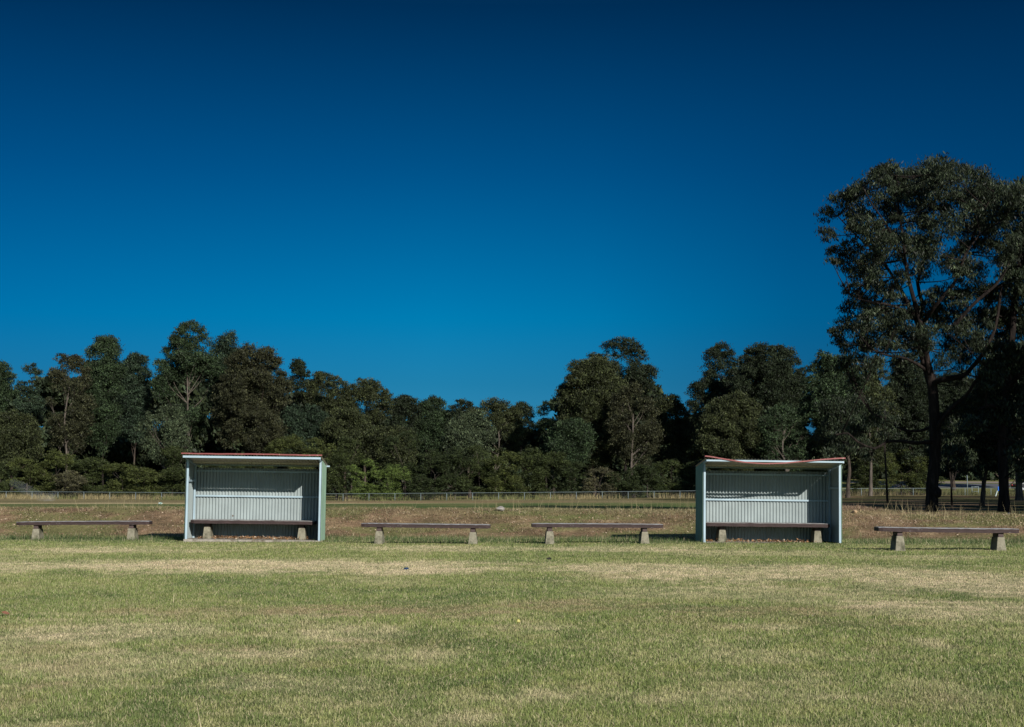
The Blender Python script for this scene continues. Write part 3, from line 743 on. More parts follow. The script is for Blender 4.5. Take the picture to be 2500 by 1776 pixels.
def grow(name, label, cat, group, base, trunk_r, bark, clumps, seed, leaf, top_frac=.75, split=None, nlimb=16, lean=0.0, extra=None, trunkpts=None, front=0.0):
    g = np.random.default_rng(seed); r_ = random.Random(seed)
    base = Vector(base); root = empty(name, base); tag(root, label, cat, group)
    cl = np.array(clumps); cm = cl[:, :3].mean(0); zt_ = cl[:, 2].max()
    mb = MB()
    tx = cm[0] * .7 + base.x * .3; ty = cm[1] - front
    apex = Vector((tx, ty, base.z + (zt_ - base.z) * top_frac))
    if trunkpts is None:
        sw = (apex.z - base.z) * .03
        trunkpts = [base + Vector((0, 0, -.3)), base.lerp(apex, .35) + Vector((r_.uniform(-sw, sw) + lean, r_.uniform(-sw, sw), 0)), base.lerp(apex, .7) + Vector((r_.uniform(-sw, sw) * 1.5, r_.uniform(-sw, sw), 0)), apex]
    q = limb(mb, [p - base for p in trunkpts], trunk_r, trunk_r * .25, 16, 8, .06, r_, flare=.35)
    order = list(range(len(cl))); r_.shuffle(order)
    for i in order[:nlimb]:
        e = Vector(cl[i, :3]) - base
        # leave the trunk below the clump
        best = min(range(len(q)), key=lambda k: (abs(q[k].z - (e.z - .45 * (e - q[k]).to_2d().length - .15 * (zt_ - base.z))) + (0 if q[k].z > .22 * (zt_ - base.z) else 3)))
        a = q[best]; f = best / (len(q) - 1); ra = trunk_r * (1 - .75 * f) * .5
        mid = a.lerp(e, .5) + Vector((r_.uniform(-.08, .08), r_.uniform(-.08, .08), -.06)) * (e - a).length
        limb(mb, [a, mid, e], ra, max(.012, ra * .22), 8, 6, .05, r_)
        for _ in range(2):
            e2 = e + Vector((r_.uniform(-1, 1), r_.uniform(-1, 1), r_.uniform(-.3, .9))) * cl[i, 3] * .8
            m2_ = mid.lerp(e, r_.uniform(.2, .7))
            limb(mb, [m2_, m2_.lerp(e2, .55) + Vector((0, 0, .1 * cl[i, 3])), e2], ra * .35, max(.008, ra * .1), 5, 5, 0, r_)
    if extra: extra(mb, base, q)
    mb.build('trunk', bark, root, smooth=True)
    V, F, c = leaf_cloud(g, cl, **leaf)
    V = V - np.array(base)
    me = bpy.data.meshes.new('crown'); set_mesh(me, V, F, c)
    link('crown', me, M['needle'] if cat == 'shrub' else M['leaf'], root)
    return root

TINT = {'olive': (.033, .041, .018), 'green': (.025, .041, .020), 'blue': (.023, .038, .024), 'brown': (.031, .034, .018), 'pale': (.044, .060, .034), 'dark': (.018, .026, .014), 'lime': (.066, .094, .027)}
TINT = {k: tuple(c * .80 for c in v) for k, v in TINT.items()}
GT = 'gum trees of the far treeline'
def far_tree(i, px, top, hw, bot, d, style, tint, bark, label, n=13, tr=.28, basepx=None, group=GT, k=270, name='gum_tree', ln=.265, wd=.10, nlimb=20):
    g = np.random.default_rng(1000 + i)
    bot = min(bot + 45, 1165); s = PXM(d); c0 = P(px, (top + bot) / 2, d); hwm = hw * 1.12 / s; hh = (bot - top) / 2 / s
    bx = P(basepx if basepx else px, 1200, d).x; bz = float(terrain(bx, d))
    pale = bark == 'bark_pale'
    n = int({'dense': 2.1, 'airy': 1.55, 'umbrella': 1.6}[style] * hwm * hh / 1.1)
    cl = envelope(g, c0, hwm, hh, hwm * .75, n, style, (.8, 1.55), hwm * (.35 if pale else 0))
    if style != 'dense':       # open tops: let sky through between the leaf masses
        cl = [q for q in cl if not (q[2] > c0.z + .1 * hh and abs(q[0] - c0.x) < .72 * hwm and q[2] < c0.z + .72 * hh and g.random() < .25)]
    t = TINT[tint]
    leaf = dict(k=k * (1.0 if style == 'dense' else .85), ln=ln, wd=wd, base=t, sub=.36, shell=.35, contrast=.5, tones=(tuple(x * .72 for x in t), tuple(x * y for x, y in zip(t, (1.55, 1.45, 1.25)))))
    return grow(name, label, 'tree', group, (bx, d, bz), tr, M[bark], cl, 1000 + i, leaf, .78, nlimb=nlimb, front=.28 * hwm if pale else 0.0)
FT = [
 (-12, 874, 46, 1010, 226, 'dense', 'green', 'bark_mid', 'gum tree cut off by the left edge of the picture, highest part of its crown'),
 (72, 889, 36, 1040, 240, 'airy', 'blue', 'bark_mid', 'slim open gum with blue sky showing low through its crown, second from the left edge'),
 (160, 846, 58, 1085, 224, 'airy', 'brown', 'bark_pale', 'brownish gum with a pale straight trunk bare below its crown, far left'),
 (252, 816, 52, 1070, 230, 'dense', 'green', 'bark_dark', 'tall dark-trunked gum with a pointed crown, between the pale-trunked gum and the tallest one'),
 (326, 852, 42, 1060, 236, 'dense', 'blue', 'bark_mid', 'lower rounded gum filling the gap left of the tallest far gum'),
 (455, 783, 80, 1040, 230, 'umbrella', 'green', 'bark_pale', 'tallest gum of the far treeline, fan of bare branches above the left shelter'),
 (552, 811, 46, 1040, 234, 'airy', 'blue', 'bark_mid', 'gum standing shoulder to shoulder right of the tallest far gum'),
 (618, 838, 92, 1095, 225, 'dense', 'brown', 'bark_mid', 'broad brownish gum whose right side slopes down, above the right end of the left shelter'),
 (400, 985, 66, 1105, 219, 'airy', 'pale', 'bark_pale', 'pale green low gum with bent bare limb, in front of the tallest far gum'),
 (30, 1005, 70, 1140, 220, 'dense', 'olive', 'bark_mid', 'low dense gum at the left edge above the olive shrubs'),
 (728, 879, 28, 960, 252, 'airy', 'dark', 'bark_dark', 'small tufted gum crown on a thin stem poking up right of the broad brownish gum'),
 (782, 907, 38, 985, 246, 'airy', 'olive', 'bark_dark', 'open tufted gum just right of the thin-stemmed one'),
 (892, 923, 64, 1010, 242, 'umbrella', 'olive', 'bark_mid', 'flat-topped spreading gum with sky showing under its canopy, left of the low skyline'),
 (822, 922, 36, 1010, 240, 'airy', 'olive', 'bark_mid', 'narrow gum tucked left of the flat-topped spreading gum'),
 (742, 985, 66, 1105, 229, 'dense', 'blue', 'bark_mid', 'rounded blue-green gum rising behind the right end of the left shelter'),
 (845, 1000, 60, 1110, 227, 'dense', 'olive', 'bark_mid', 'olive gum below the flat-topped spreading gum'),
 (990, 964, 40, 1060, 256, 'dense', 'dark', 'bark_dark', 'dark gum at the left end of the low middle skyline'),
 (1052, 968, 46, 1070, 257, 'dense', 'green', 'bark_dark', 'dark rounded gum second along the low middle skyline'),
 (1128, 977, 42, 1070, 256, 'dense', 'dark', 'bark_dark', 'dark gum dipping lowest on the middle skyline'),
 (1212, 974, 66, 1085, 243, 'umbrella', 'olive', 'bark_pale', 'wide domed gum with a pale forked trunk under the middle skyline'),
 (1148, 1003, 62, 1105, 231, 'dense', 'pale', 'bark_mid', 'grey-green rounded gum in front of the wide domed gum'),
 (1276, 980, 30, 1060, 258, 'airy', 'dark', 'bark_dark', 'small ragged gum right of the wide domed gum on the skyline'),
 (1336, 983, 32, 1075, 256, 'airy', 'green', 'bark_dark', 'small ragged gum beside the big lone crown at centre right'),
 (945, 1036, 66, 1130, 226, 'dense', 'olive', 'bark_mid', 'low grey gum below the left end of the middle skyline'),
 (1522, 826, 74, 960, 238, 'airy', 'dark', 'bark_dark', 'dark upper crown at the back of the big centre-right clump'),
 (1452, 860, 84, 1110, 228, 'dense', 'olive', 'bark_mid', 'big broad gum bulging left from the centre-right clump'),
 (1548, 930, 66, 1130, 221, 'airy', 'brown', 'bark_pale', 'gum with twisted pale branches showing through thin brown leaves, centre right'),
 (1395, 1020, 55, 1125, 222, 'dense', 'green', 'bark_mid', 'low green gum at the left foot of the big centre-right clump'),
 (1640, 966, 56, 1130, 240, 'dense', 'olive', 'bark_mid', 'lower gum in the dip between the centre-right clump and the right shelter'),
 (1762, 830, 48, 970, 232, 'airy', 'dark', 'bark_mid', 'tall gum with a rounded see-through top above the left end of the right shelter'),
 (1715, 915, 36, 1030, 230, 'airy', 'dark', 'bark_dark', 'side branches of foliage reaching left above the right shelter'),
 (1880, 833, 84, 1010, 222, 'dense', 'dark', 'bark_mid', 'broad flat-topped gum above the middle of the right shelter'),
 (1790, 960, 80, 1120, 215, 'dense', 'olive', 'bark_mid', 'dense gum behind the roof of the right shelter'),
 (1915, 985, 66, 1125, 212, 'airy', 'green', 'bark_pale', 'gum with a visible straight trunk behind the right end of the right shelter'),
 (2035, 852, 74, 1080, 190, 'dense', 'green', 'bark_mid', 'leafy gum filling the space between the right shelter and the big gum tree'),
 (2125, 868, 66, 1120, 205, 'dense', 'olive', 'bark_pale', 'olive gum half hidden behind the low limb of the big gum tree'),
 (2222, 862, 66, 1110, 212, 'dense', 'dark', 'bark_mid', 'dark gum directly behind the trunk of the big gum tree'),
 (2330, 890, 78, 1120, 225, 'dense', 'dark', 'bark_mid', 'dark gum behind the pale forked limb of the big gum tree'),
 (2455, 860, 90, 1140, 230, 'dense', 'dark', 'bark_mid', 'dark gum at the right edge behind the park trees'),
]
for i, a in enumerate(FT): far_tree(i, *a, tr=.25 if a[2] > 55 else .17)

SG = 'bushy shrubs behind the far fence'
def shrub(i, px, top, hw, d, tint, label, bot=1208, k=165, name='bush', basey=None):
    g = np.random.default_rng(3000 + i); s = PXM(d); bx = P(px, 1200, d).x; bz = float(terrain(bx, d))
    hwm = hw / s; topz = P(px, top, d).z; hh = (topz - bz) / 2
    cl = []
    nn = 22
    for j in range(nn):
        u = g.uniform(-1, 1); v = g.uniform(-.95, 1); w = g.uniform(-.9, .3)
        v = min(v, math.sqrt(max(0, 1 - .75 * u * u)))
        r = hwm * g.uniform(.24, .44)
        cl.append((bx + u * hwm * .8, d + w * hwm * .8, bz + hh + v * (hh - r * .45), r, r, r * g.uniform(.55, .85)))
    cl.append((bx + g.uniform(-.2, .2) * hwm, d, topz - hwm * .2, hwm * .42, hwm * .42, hwm * .22))
    t = TINT[tint]
    leaf = dict(k=k * 1.7, ln=.22, wd=.065, base=t, droop=-.15, sub=.36, shell=.4, contrast=.3, tones=(t, tuple(x * y for x, y in zip(t, (1.5, 1.5, 1.0)))))
    return grow(name, label, 'shrub', SG, (bx, d, bz), .09, M['bark_pale'], cl, 3000 + i, leaf, .55, nlimb=8)
TINT['twig'] = (.050, .048, .030); TINT['shrub'] = (.038, .046, .0155); TINT['shrub2'] = (.026, .034, .013); TINT['shrubd'] = (.018, .025, .0105)
SH = [
 (8, 1128, 44, 216, 'shrub2', 'olive bush at the left edge of the fence line behind the drifting spray'),
 (66, 1118, 42, 217, 'shrub', 'olive bush second from the left edge behind the fence'),
 (138, 1104, 52, 218, 'shrub', 'rounded yellow-olive bush below the pale-trunked gum'),
 (172, 1150, 40, 214, 'twig', 'bush with bleached bare twigs in front of the rounded yellow-olive one'),
 (226, 1118, 50, 217, 'shrub2', 'dark olive bush below the dark-trunked pointed gum'),
 (300, 1130, 48, 216, 'shrub', 'olive bush midway between the left edge and the left shelter'),
 (352, 1142, 40, 214, 'shrub', 'lighter low bush second to the left of the left shelter'),
 (420, 1090, 56, 218, 'shrub2', 'tall dark bush beside the left post of the left shelter'),
 (510, 1120, 52, 218, 'shrub2', 'bush seen through the slot under the roof of the left shelter, left half'),
 (620, 1120, 52, 218, 'shrub2', 'bush seen through the slot under the roof of the left shelter, middle'),
 (706, 1066, 54, 219, 'shrub', 'feathery olive bush rising over the right end of the left shelter roof'),
 (772, 1068, 50, 219, 'shrub', 'feathery olive bush just right of the left shelter roof, upper one'),
 (822, 1108, 44, 216, 'shrub2', 'dark bush immediately right of the left shelter, at fence level'),
 (858, 1070, 44, 219, 'shrub2', 'tall dark bush behind the pair of bright green ones'),
 (892, 1122, 40, 214, 'lime', 'bright green bush, left one of the bright pair behind the second bench'),
 (955, 1133, 44, 214, 'lime', 'bright green bush, right one of the bright pair behind the second bench'),
 (985, 1052, 48, 217, 'shrubd', 'tall dark bush with many pale stems behind the second bench'),
 (1032, 1160, 36, 213, 'shrubd', 'low green bush right of the bright green pair'),
 (1060, 1098, 44, 217, 'shrubd', 'dark bush left of the boulder, below the middle skyline'),
 (1112, 1092, 48, 217, 'shrubd', 'shadowy bush behind the gap between the two middle benches'),
 (1172, 1086, 52, 218, 'shrub2', 'large olive bush directly above the boulder on the bank'),
 (1236, 1104, 50, 217, 'shrub', 'olive bush right of the boulder'),
 (1292, 1098, 54, 218, 'shrub2', 'broad olive bush above the left end of the third bench'),
 (1352, 1104, 50, 217, 'shrub2', 'olive bush above the left leg of the third bench'),
 (1410, 1128, 44, 215, 'shrubd', 'dark low bush above the middle of the third bench'),
 (1462, 1140, 42, 214, 'twig', 'low bush with a bleached stem above the middle of the third bench'),
 (1522, 1150, 42, 214, 'shrubd', 'low dark bush below the twisted pale branches'),
 (1582, 1138, 44, 215, 'shrubd', 'dark bush above the right leg of the third bench'),
 (1640, 1122, 44, 216, 'shrub2', 'green bush next to the left wall of the right shelter'),
 (1700, 1128, 46, 216, 'shrubd', 'dark bush half behind the left wall of the right shelter'),
 (1790, 1125, 50, 216, 'shrub2', 'bush seen through the slot under the roof of the right shelter, left half'),
 (1900, 1128, 50, 216, 'shrubd', 'bush seen through the slot under the roof of the right shelter, right half'),
 (1995, 1135, 44, 215, 'shrubd', 'dark bush at the right wall of the right shelter'),
 (2110, 1120, 46, 213, 'shrub2', 'bush between the right shelter and the thin dark sapling'),
 (2200, 1098, 56, 212, 'shrub', 'large yellow-olive bush just left of the big gum tree trunk'),
 (2255, 1150, 40, 212, 'shrub2', 'bush close behind the trunk of the big gum tree'),
]
for i, a in enumerate(SH): shrub(i, *a)

# the wood behind: one mass
def far_wood():
    g = np.random.default_rng(5); cl = []
    for x in np.arange(-120, 150, 2.6):
        d = g.uniform(262, 285); px = CX + x * FPX / d
        topy = 30 * math.exp(-((px - 455) / 90) ** 2) + 25 * math.exp(-((px - 1760) / 60) ** 2) + 20 * math.exp(-((px - 1540) / 60) ** 2) + np.interp(px, [-300, 0, 30, 72, 110, 150, 200, 240, 290, 320, 370, 420, 455, 500, 545, 590, 640, 690, 728, 760, 790, 850, 890, 935, 950, 1000, 1130, 1220, 1330, 1370, 1400, 1450, 1520, 1570, 1590, 1620, 1640, 1690, 1710, 1740, 1770, 1810, 1870, 1930, 1960, 1990, 2040, 2200, 2500, 2900],
                         [900, 890, 950, 905, 915, 870, 870, 840, 850, 880, 870, 830, 815, 830, 845, 850, 880, 935, 925, 935, 935, 945, 945, 965, 990, 982, 990, 990, 1000, 955, 910, 870, 860, 880, 930, 975, 990, 985, 955, 890, 870, 890, 865, 880, 905, 890, 880, 900, 920, 920]) + g.uniform(34, 80)
        zt_ = P(px, topy, d).z
        for z in np.arange(.6, zt_, 2.2):
            r = g.uniform(2.0, 3.0); cl.append((x + g.uniform(-1.5, 1.5), d + g.uniform(-4, 4), min(z + g.uniform(-.6, .6), zt_ - r * .6), r, r, r * .75))
    for x in np.arange(-125, 150, 2.4):
        for z in np.arange(.3, 9.5, 1.9): cl.append((x + g.uniform(-.8, .8), 292 + g.uniform(-3, 3), z + 1.2, 2.3, 2.3, 1.6))
    V, F, c = leaf_cloud(g, cl, k=62, ln=.95, wd=.5, base=(.018, .026, .014))
    me = bpy.data.meshes.new('far_woodland'); set_mesh(me, V, F, c)
    tag(link('far_woodland', me, M['leaf']), 'dense dark woodland behind the front row of gum trees', 'woodland', kind='stuff')
far_wood()

# ------------------------------------------------------------------ the big gum and the park trees at right
PG = 'trees in the park beside the field'
def px_clumps(lst, d, g, rz=.75, dspread=2.6, scale=1.0):
    cl = []
    for px, py, r in lst:
        dd = d + g.normal(0, dspread); p = P(px, py, dd); s = PXM(dd); rr = r / s * scale
        cl.append((p.x, p.y, p.z, rr, rr, rr * rz))
    return cl
def big_gum():
    d = 65.0; g = np.random.default_rng(77); r_ = random.Random(77)
    def Q(px, py, o=0.0): return P(px, py, d + o)
    b = Q(2275, 1258); b.z = float(terrain(b.x, d)); root = empty('big_gum_tree', b)
    tag(root, 'big dark-trunked gum tree standing alone in front, reaching highest above the right shelter', 'tree', PG)
    mb = MB(); S = lambda pts: [p - b for p in pts]
    limb(mb, S([Q(2274, 1275), Q(2275, 1225), Q(2276, 1185), Q(2283, 1110), Q(2281, 1020), Q(2278, 960), Q(2272, 915)]), .27, .19, 22, 14, .05, r_, flare=.42)
    mb.tube(S(spline([Q(2280, 1212, -.05), Q(2288, 1202, -.12), Q(2286, 1188, -.05)], 8)), [.10, .15, .19, .20, .19, .17, .14, .10, .06][:len(spline([Q(2280, 1212), Q(2288, 1202), Q(2286, 1188)], 8))], 10)
    mains = [
     ([Q(2278, 962), Q(2262, 905, .2), Q(2246, 850, .4), Q(2240, 800, .8), Q(2252, 740, 1), Q(2240, 690, 1), Q(2270, 590, 1.4), Q(2280, 500, 1.6)], .16, .04),
     ([Q(2272, 918), Q(2262, 868, -.3), Q(2258, 830, -.5), Q(2228, 720, -.8), Q(2212, 650, -1), Q(2202, 560, -1.2), Q(2180, 480, -1.2)], .15, .03),
     ([Q(2279, 945), Q(2290, 930, -.3), Q(2350, 918, -.8), Q(2376, 893, -1.2), Q(2398, 866, -1.4), Q(2430, 800, -1.6), Q(2445, 700, -1.4)], .13, .05),
     ([Q(2286, 1058), Q(2296, 1030, -.5), Q(2325, 995, -1), Q(2363, 960, -1.5), Q(2388, 922, -1.9), Q(2412, 900, -2.1)], .085, .05),
     ([Q(2262, 905), Q(2235, 887, -.4), Q(2205, 874, -.7), Q(2166, 868, -1), Q(2120, 850, -1.3)], .075, .03),
     ([Q(2281, 1078), Q(2240, 1082, -.6), Q(2200, 1078, -1), Q(2165, 1079, -1.4), Q(2135, 1096, -1.6), Q(2092, 1078, -1.8), Q(2070, 1058, -2), Q(2040, 1062, -2.2)], .085, .03),
     ([Q(2280, 1040), Q(2245, 1052, .5), Q(2200, 1048, .9), Q(2160, 1022, 1.2), Q(2130, 1012, 1.4)], .07, .025),
     ([Q(2246, 800), Q(2285, 745, -1.5), Q(2330, 690, -1.9), Q(2358, 620, -2), Q(2392, 572, -2)], .10, .03),
     ([Q(2240, 790), Q(2195, 700, 1.2), Q(2140, 620, 1.6), Q(2090, 575, 1.8), Q(2045, 528, 2)], .09, .02),
     ([Q(2240, 770), Q(2170, 745, -1.4), Q(2110, 735, -1.8), Q(2075, 720, -2)], .07, .02),
     ([Q(2330, 795, -1.6), Q(2380, 740, -2), Q(2434, 693, -2.2), Q(2460, 650, -2.2), Q(2488, 598, -2.2)], .085, .03),
     ([Q(2212, 650), Q(2170, 560, -1.6), Q(2130, 500, -1.8), Q(2105, 455, -1.9)], .06, .015),
     ([Q(2264, 610), Q(2300, 520, 1.8), Q(2330, 450, 2)], .05, .015),
     ([Q(2202, 560), Q(2192, 490, -1.0), Q(2188, 430, -1)], .05, .015),
     ([Q(2358, 620), Q(2400, 520, -1.5), Q(2430, 470, -1.2)], .05, .015)]
    nodes = []
    for pts, r0, r1 in mains: nodes += limb(mb, S(pts), r0, r1, 18, 9, .05, r_)
    crown = [(2018, 520, 26), (2020, 572, 26), (2036, 612, 20), (2032, 638, 20), (2052, 494, 32), (2075, 480, 26), (2100, 458, 36), (2135, 430, 36), (2152, 410, 30), (2172, 396, 26), (2185, 425, 36), (2215, 420, 36), (2240, 415, 30), (2270, 404, 42), (2300, 396, 38), (2330, 410, 36), (2360, 418, 38), (2392, 428, 38), (2410, 450, 40), (2445, 458, 40), (2475, 470, 38),
      (2115, 545, 34), (2140, 560, 32), (2165, 590, 32), (2080, 600, 28), (2075, 640, 34), (2100, 668, 32), (2055, 625, 22), (2120, 640, 32), (2180, 520, 34), (2150, 480, 34), (2200, 470, 34), (2240, 480, 40), (2290, 470, 42), (2340, 490, 44), (2390, 500, 46), (2430, 530, 46), (2470, 540, 40), (2240, 545, 36), (2310, 545, 42), (2360, 570, 42), (2410, 590, 42), (2455, 620, 40), (2275, 600, 36), (2210, 620, 32), (2250, 660, 32), (2330, 640, 38), (2380, 660, 36), (2190, 680, 30), (2140, 700, 28),
      (2085, 700, 26), (2100, 730, 30), (2070, 750, 24), (2062, 790, 28), (2048, 830, 24), (2040, 815, 20), (2085, 800, 30), (2120, 780, 30), (2150, 760, 30), (2160, 810, 34), (2190, 785, 32), (2225, 770, 36), (2260, 760, 36), (2215, 820, 36), (2260, 815, 34), (2300, 790, 38), (2340, 760, 36), (2370, 800, 38), (2410, 770, 38), (2440, 830, 36), (2310, 720, 36), (2400, 710, 34), (2450, 720, 36), (2185, 850, 28), (2150, 845, 26), (2120, 850, 22), (2070, 850, 24), (2330, 840, 34), (2400, 850, 34),
      (2110, 900, 26), (2085, 930, 24), (2340, 1000, 28), (2310, 1015, 24), (2370, 985, 24), (2050, 1070, 26), (2085, 1050, 24), (2130, 1015, 26), (2165, 1040, 22), (2075, 1095, 20), (2120, 1110, 18),
      (2100, 882, 26), (2060, 888, 24), (2140, 880, 22), (2190, 882, 22), (2300, 880, 28), (2360, 885, 30), (2420, 900, 32), (2250, 850, 26), (2340, 935, 24), (2400, 945, 26)]
    # fill between the named clumps, inside the outline of the crown
    ol = [(2030, 520), (2060, 470), (2110, 440), (2170, 400), (2230, 415), (2300, 400), (2380, 425), (2450, 460), (2500, 480), (2500, 860), (2400, 860), (2250, 850), (2120, 850), (2055, 830), (2075, 760), (2070, 690), (2110, 660), (2085, 600)]
    def inside(x, y):
        c_ = False; j = len(ol) - 1
        for i in range(len(ol)):
            if (ol[i][1] > y) != (ol[j][1] > y) and x < (ol[j][0] - ol[i][0]) * (y - ol[i][1]) / (ol[j][1] - ol[i][1]) + ol[i][0]: c_ = not c_
            j = i
        return c_
    nf = 0
    while nf < 135:
        x, y = r_.uniform(2030, 2500), r_.uniform(400, 860)
        if inside(x, y): crown.append((x, y, r_.uniform(17, 30))); nf += 1
    crown = [(x, y + (16 if y < 470 else 4), r) for x, y, r in crown]
    cl = px_clumps(crown, d, g, .88, 2.0, .98)
    # twigs join every clump to the nearest limb
    for c in cl:
        e = Vector(c[:3]) - b
        a = min(nodes, key=lambda q: (q - e).length + (1.2 if q.z > e.z + .2 else 0))
        mid = a.lerp(e, .5) + Vector((r_.uniform(-.1, .1), r_.uniform(-.1, .1), -.05)) * (e - a).length
        limb(mb, [a, mid, e], .032, .010, 6, 5, 0, r_)
        for _ in range(3):
            e2 = e + Vector((r_.uniform(-1, 1), r_.uniform(-1, 1), r_.uniform(-.5, 1))) * c[3] * .85
            limb(mb, [mid.lerp(e, r_.uniform(.2, .9)), e2], .012, .005, 3, 4, 0, r_)
    mb.build('trunk', M['ironbark'], root, smooth=True)
    V, F, c = leaf_cloud(g, cl, k=1000, ln=.155, wd=.036, base=(.026, .036, .022), droop=1.0, sub=.42, shell=.25, tones=((.009, .013, .007), (.034, .044, .0235)), contrast=.45)
    me = bpy.data.meshes.new('crown'); set_mesh(me, V - np.array(b), F, c); link('crown', me, M['gloss'], root)
big_gum()

def park_tree(name, label, px, basey, d, r, bark, trunk, clumps, seed, k=330, ln=.2, wd=.05, tones=((.010, .015, .008), (.034, .044, .023)), spread=1.6, limbs=()):
    g = np.random.default_rng(seed); r_ = random.Random(seed)
    def Q(px, py, o=0.0): return P(px, py, d + o)
    b = Q(px, basey); b.z = float(terrain(b.x, d)); root = empty(name, b); tag(root, label, 'tree', PG)
    mb = MB(); nodes = limb(mb, [p - b for p in [b + Vector((0, 0, -.3))] + [Q(*t) for t in trunk]], r, r * .4, 16, 10, .05, r_, flare=.35)
    for pts, r0, r1 in limbs: nodes += limb(mb, [Q(*p) - b for p in pts], r0, r1, 10, 7, .04, r_)
    cl = px_clumps(clumps, d, g, .75, spread)
    for c in cl:
        e = Vector(c[:3]) - b; a = min(nodes[3:], key=lambda q: (q - e).length + (1.5 if q.z > e.z else 0))
        mid = a.lerp(e, .5) + Vector((r_.uniform(-.1, .1), r_.uniform(-.1, .1), .02)) * (e - a).length
        limb(mb, [a, mid, e], r * .22, .012, 6, 5, 0, r_)
        for _ in range(2): limb(mb, [mid, e + Vector((r_.uniform(-1, 1), r_.uniform(-1, 1), r_.uniform(-.5, 1))) * c[3] * .8], .015, .006, 3, 4, 0, r_)
    mb.build('trunk', M[bark], root, smooth=True)
    V, F, c = leaf_cloud(g, cl, k=k, ln=ln, wd=wd, base=tones[0], droop=.95, sub=.42, shell=.3, tones=tones, contrast=.3)
    me = bpy.data.meshes.new('crown'); set_mesh(me, V - np.array(b), F, c); link('crown', me, M['gloss'], root)
    return root
park_tree('gum_tree', 'thick-trunked gum tree near the right edge, blue bag at its foot', 2451, 1258, 64, .225, 'ironbark',
  [(2451, 1200), (2449, 1140), (2446, 1080), (2455, 980), (2468, 880), (2475, 760), (2490, 640), (2500, 540)],
  [(2490, 500, 44), (2530, 480, 60), (2560, 540, 60), (2510, 570, 46), (2480, 600, 40), (2520, 650, 50), (2560, 640, 50), (2490, 690, 44), (2530, 730, 50), (2470, 770, 40), (2500, 800, 46), (2550, 800, 55), (2450, 860, 40), (2490, 880, 46), (2530, 900, 50), (2420, 930, 34), (2460, 950, 42), (2500, 970, 44), (2400, 1000, 34), (2440, 1010, 40), (2480, 1040, 42), (2530, 1010, 50), (2380, 1040, 30), (2420, 1070, 34), (2465, 1085, 30), (2495, 1100, 34), (2390, 1090, 26), (2510, 1140, 26), (2400, 970, 30), (2360, 1060, 24), (2430, 900, 36), (2590, 700, 60), (2590, 880, 60), (2600, 600, 60)],
  501, k=900, ln=.20, wd=.055, limbs=[([(2455, 1010), (2420, 990, -1), (2390, 1000, -1.5)], .10, .04), ([(2460, 950), (2500, 900, -1), (2540, 840, -1)], .12, .05), ([(2448, 1090), (2480, 1080, -.8), (2520, 1060, -1)], .08, .03)])
park_tree('gum_tree', 'leaning gum with lit trunk base, right of the thin forked tree', 2396, 1237, 95, .17, 'bark_mid',
  [(2400, 1210), (2402, 1180), (2408, 1150), (2415, 1090), (2420, 1040)],
  [(2380, 1110, 34), (2420, 1120, 34), (2400, 1070, 40), (2440, 1080, 36), (2360, 1080, 34), (2410, 1020, 40), (2370, 1030, 36), (2440, 1030, 36), (2350, 1120, 26), (2440, 1140, 24), (2395, 1150, 22), (2395, 980, 36), (2425, 960, 32)], 502, k=560, ln=.24, wd=.07,
  limbs=[([(2402, 1185), (2395, 1165), (2380, 1130)], .08, .03)])
park_tree('gum_sapling', 'thin forked tree with foliage hanging over the distant road', 2325, 1242, 86, .065, 'bark_dark',
  [(2323, 1210), (2322, 1180), (2318, 1150), (2315, 1120)],
  [(2300, 1120, 30), (2335, 1110, 32), (2350, 1130, 26), (2315, 1080, 34), (2285, 1090, 26), (2345, 1070, 34), (2330, 1040, 32), (2300, 1050, 28), (2368, 1150, 18), (2296, 1150, 16), (2340, 1152, 18), (2370, 1110, 28), (2320, 1143, 16)], 503, k=560, ln=.22, wd=.065,
  limbs=[([(2322, 1180), (2331, 1166), (2334, 1150), (2338, 1120)], .045, .02)])
park_tree('gum_sapling', 'thin dark sapling between the right shelter and the big gum tree', 2167, 1231, 112, .085, 'bark_dark',
  [(2165, 1190), (2162, 1130), (2160, 1085), (2163, 1040), (2160, 1000)],
  [(2150, 1070, 22), (2178, 1060, 22), (2160, 1030, 24), (2140, 1040, 20), (2182, 1028, 20), (2162, 995, 22), (2148, 1012, 18)], 504, k=200, ln=.24, wd=.06)
park_tree('gum_tree', 'grey-trunked gum beside the right wall of the right shelter', 2070, 1217, 180, .26, 'bark_mid',
  [(2071, 1180), (2074, 1150), (2070, 1110), (2060, 1060), (2050, 1010)],
  [(2050, 1090, 30), (2085, 1080, 32), (2060, 1040, 36), (2100, 1040, 32), (2030, 1050, 30), (2050, 1000, 36), (2095, 990, 34), (2020, 1000, 32), (2110, 1100, 24), (2030, 1110, 24)], 505, k=210, ln=.34, wd=.11)
park_tree('gum_tree', 'reddish slanting trunk right against the right wall of the right shelter', 2054, 1212, 186, .17, 'bark_mid',
  [(2052, 1190), (2048, 1160), (2042, 1120), (2036, 1080)],
  [(2036, 1095, 28), (2020, 1070, 30), (2055, 1060, 28), (2035, 1035, 30)], 506, k=200, ln=.34, wd=.11)
park_tree('gum_tree', 'stout pale-barked gum at the right edge behind the thick-trunked one', 2489, 1222, 140, .36, 'bark_pale',
  [(2488, 1190), (2486, 1160), (2484, 1120), (2488, 1070)],
  [(2470, 1130, 24), (2500, 1120, 28), (2485, 1090, 30), (2515, 1080, 34), (2465, 1100, 24), (2478, 1160, 14), (2500, 1165, 16), (2530, 1120, 34), (2500, 1040, 34), (2475, 1050, 28)], 507, k=330, ln=.28, wd=.085, tones=((.03, .042, .022), (.06, .075, .042)))

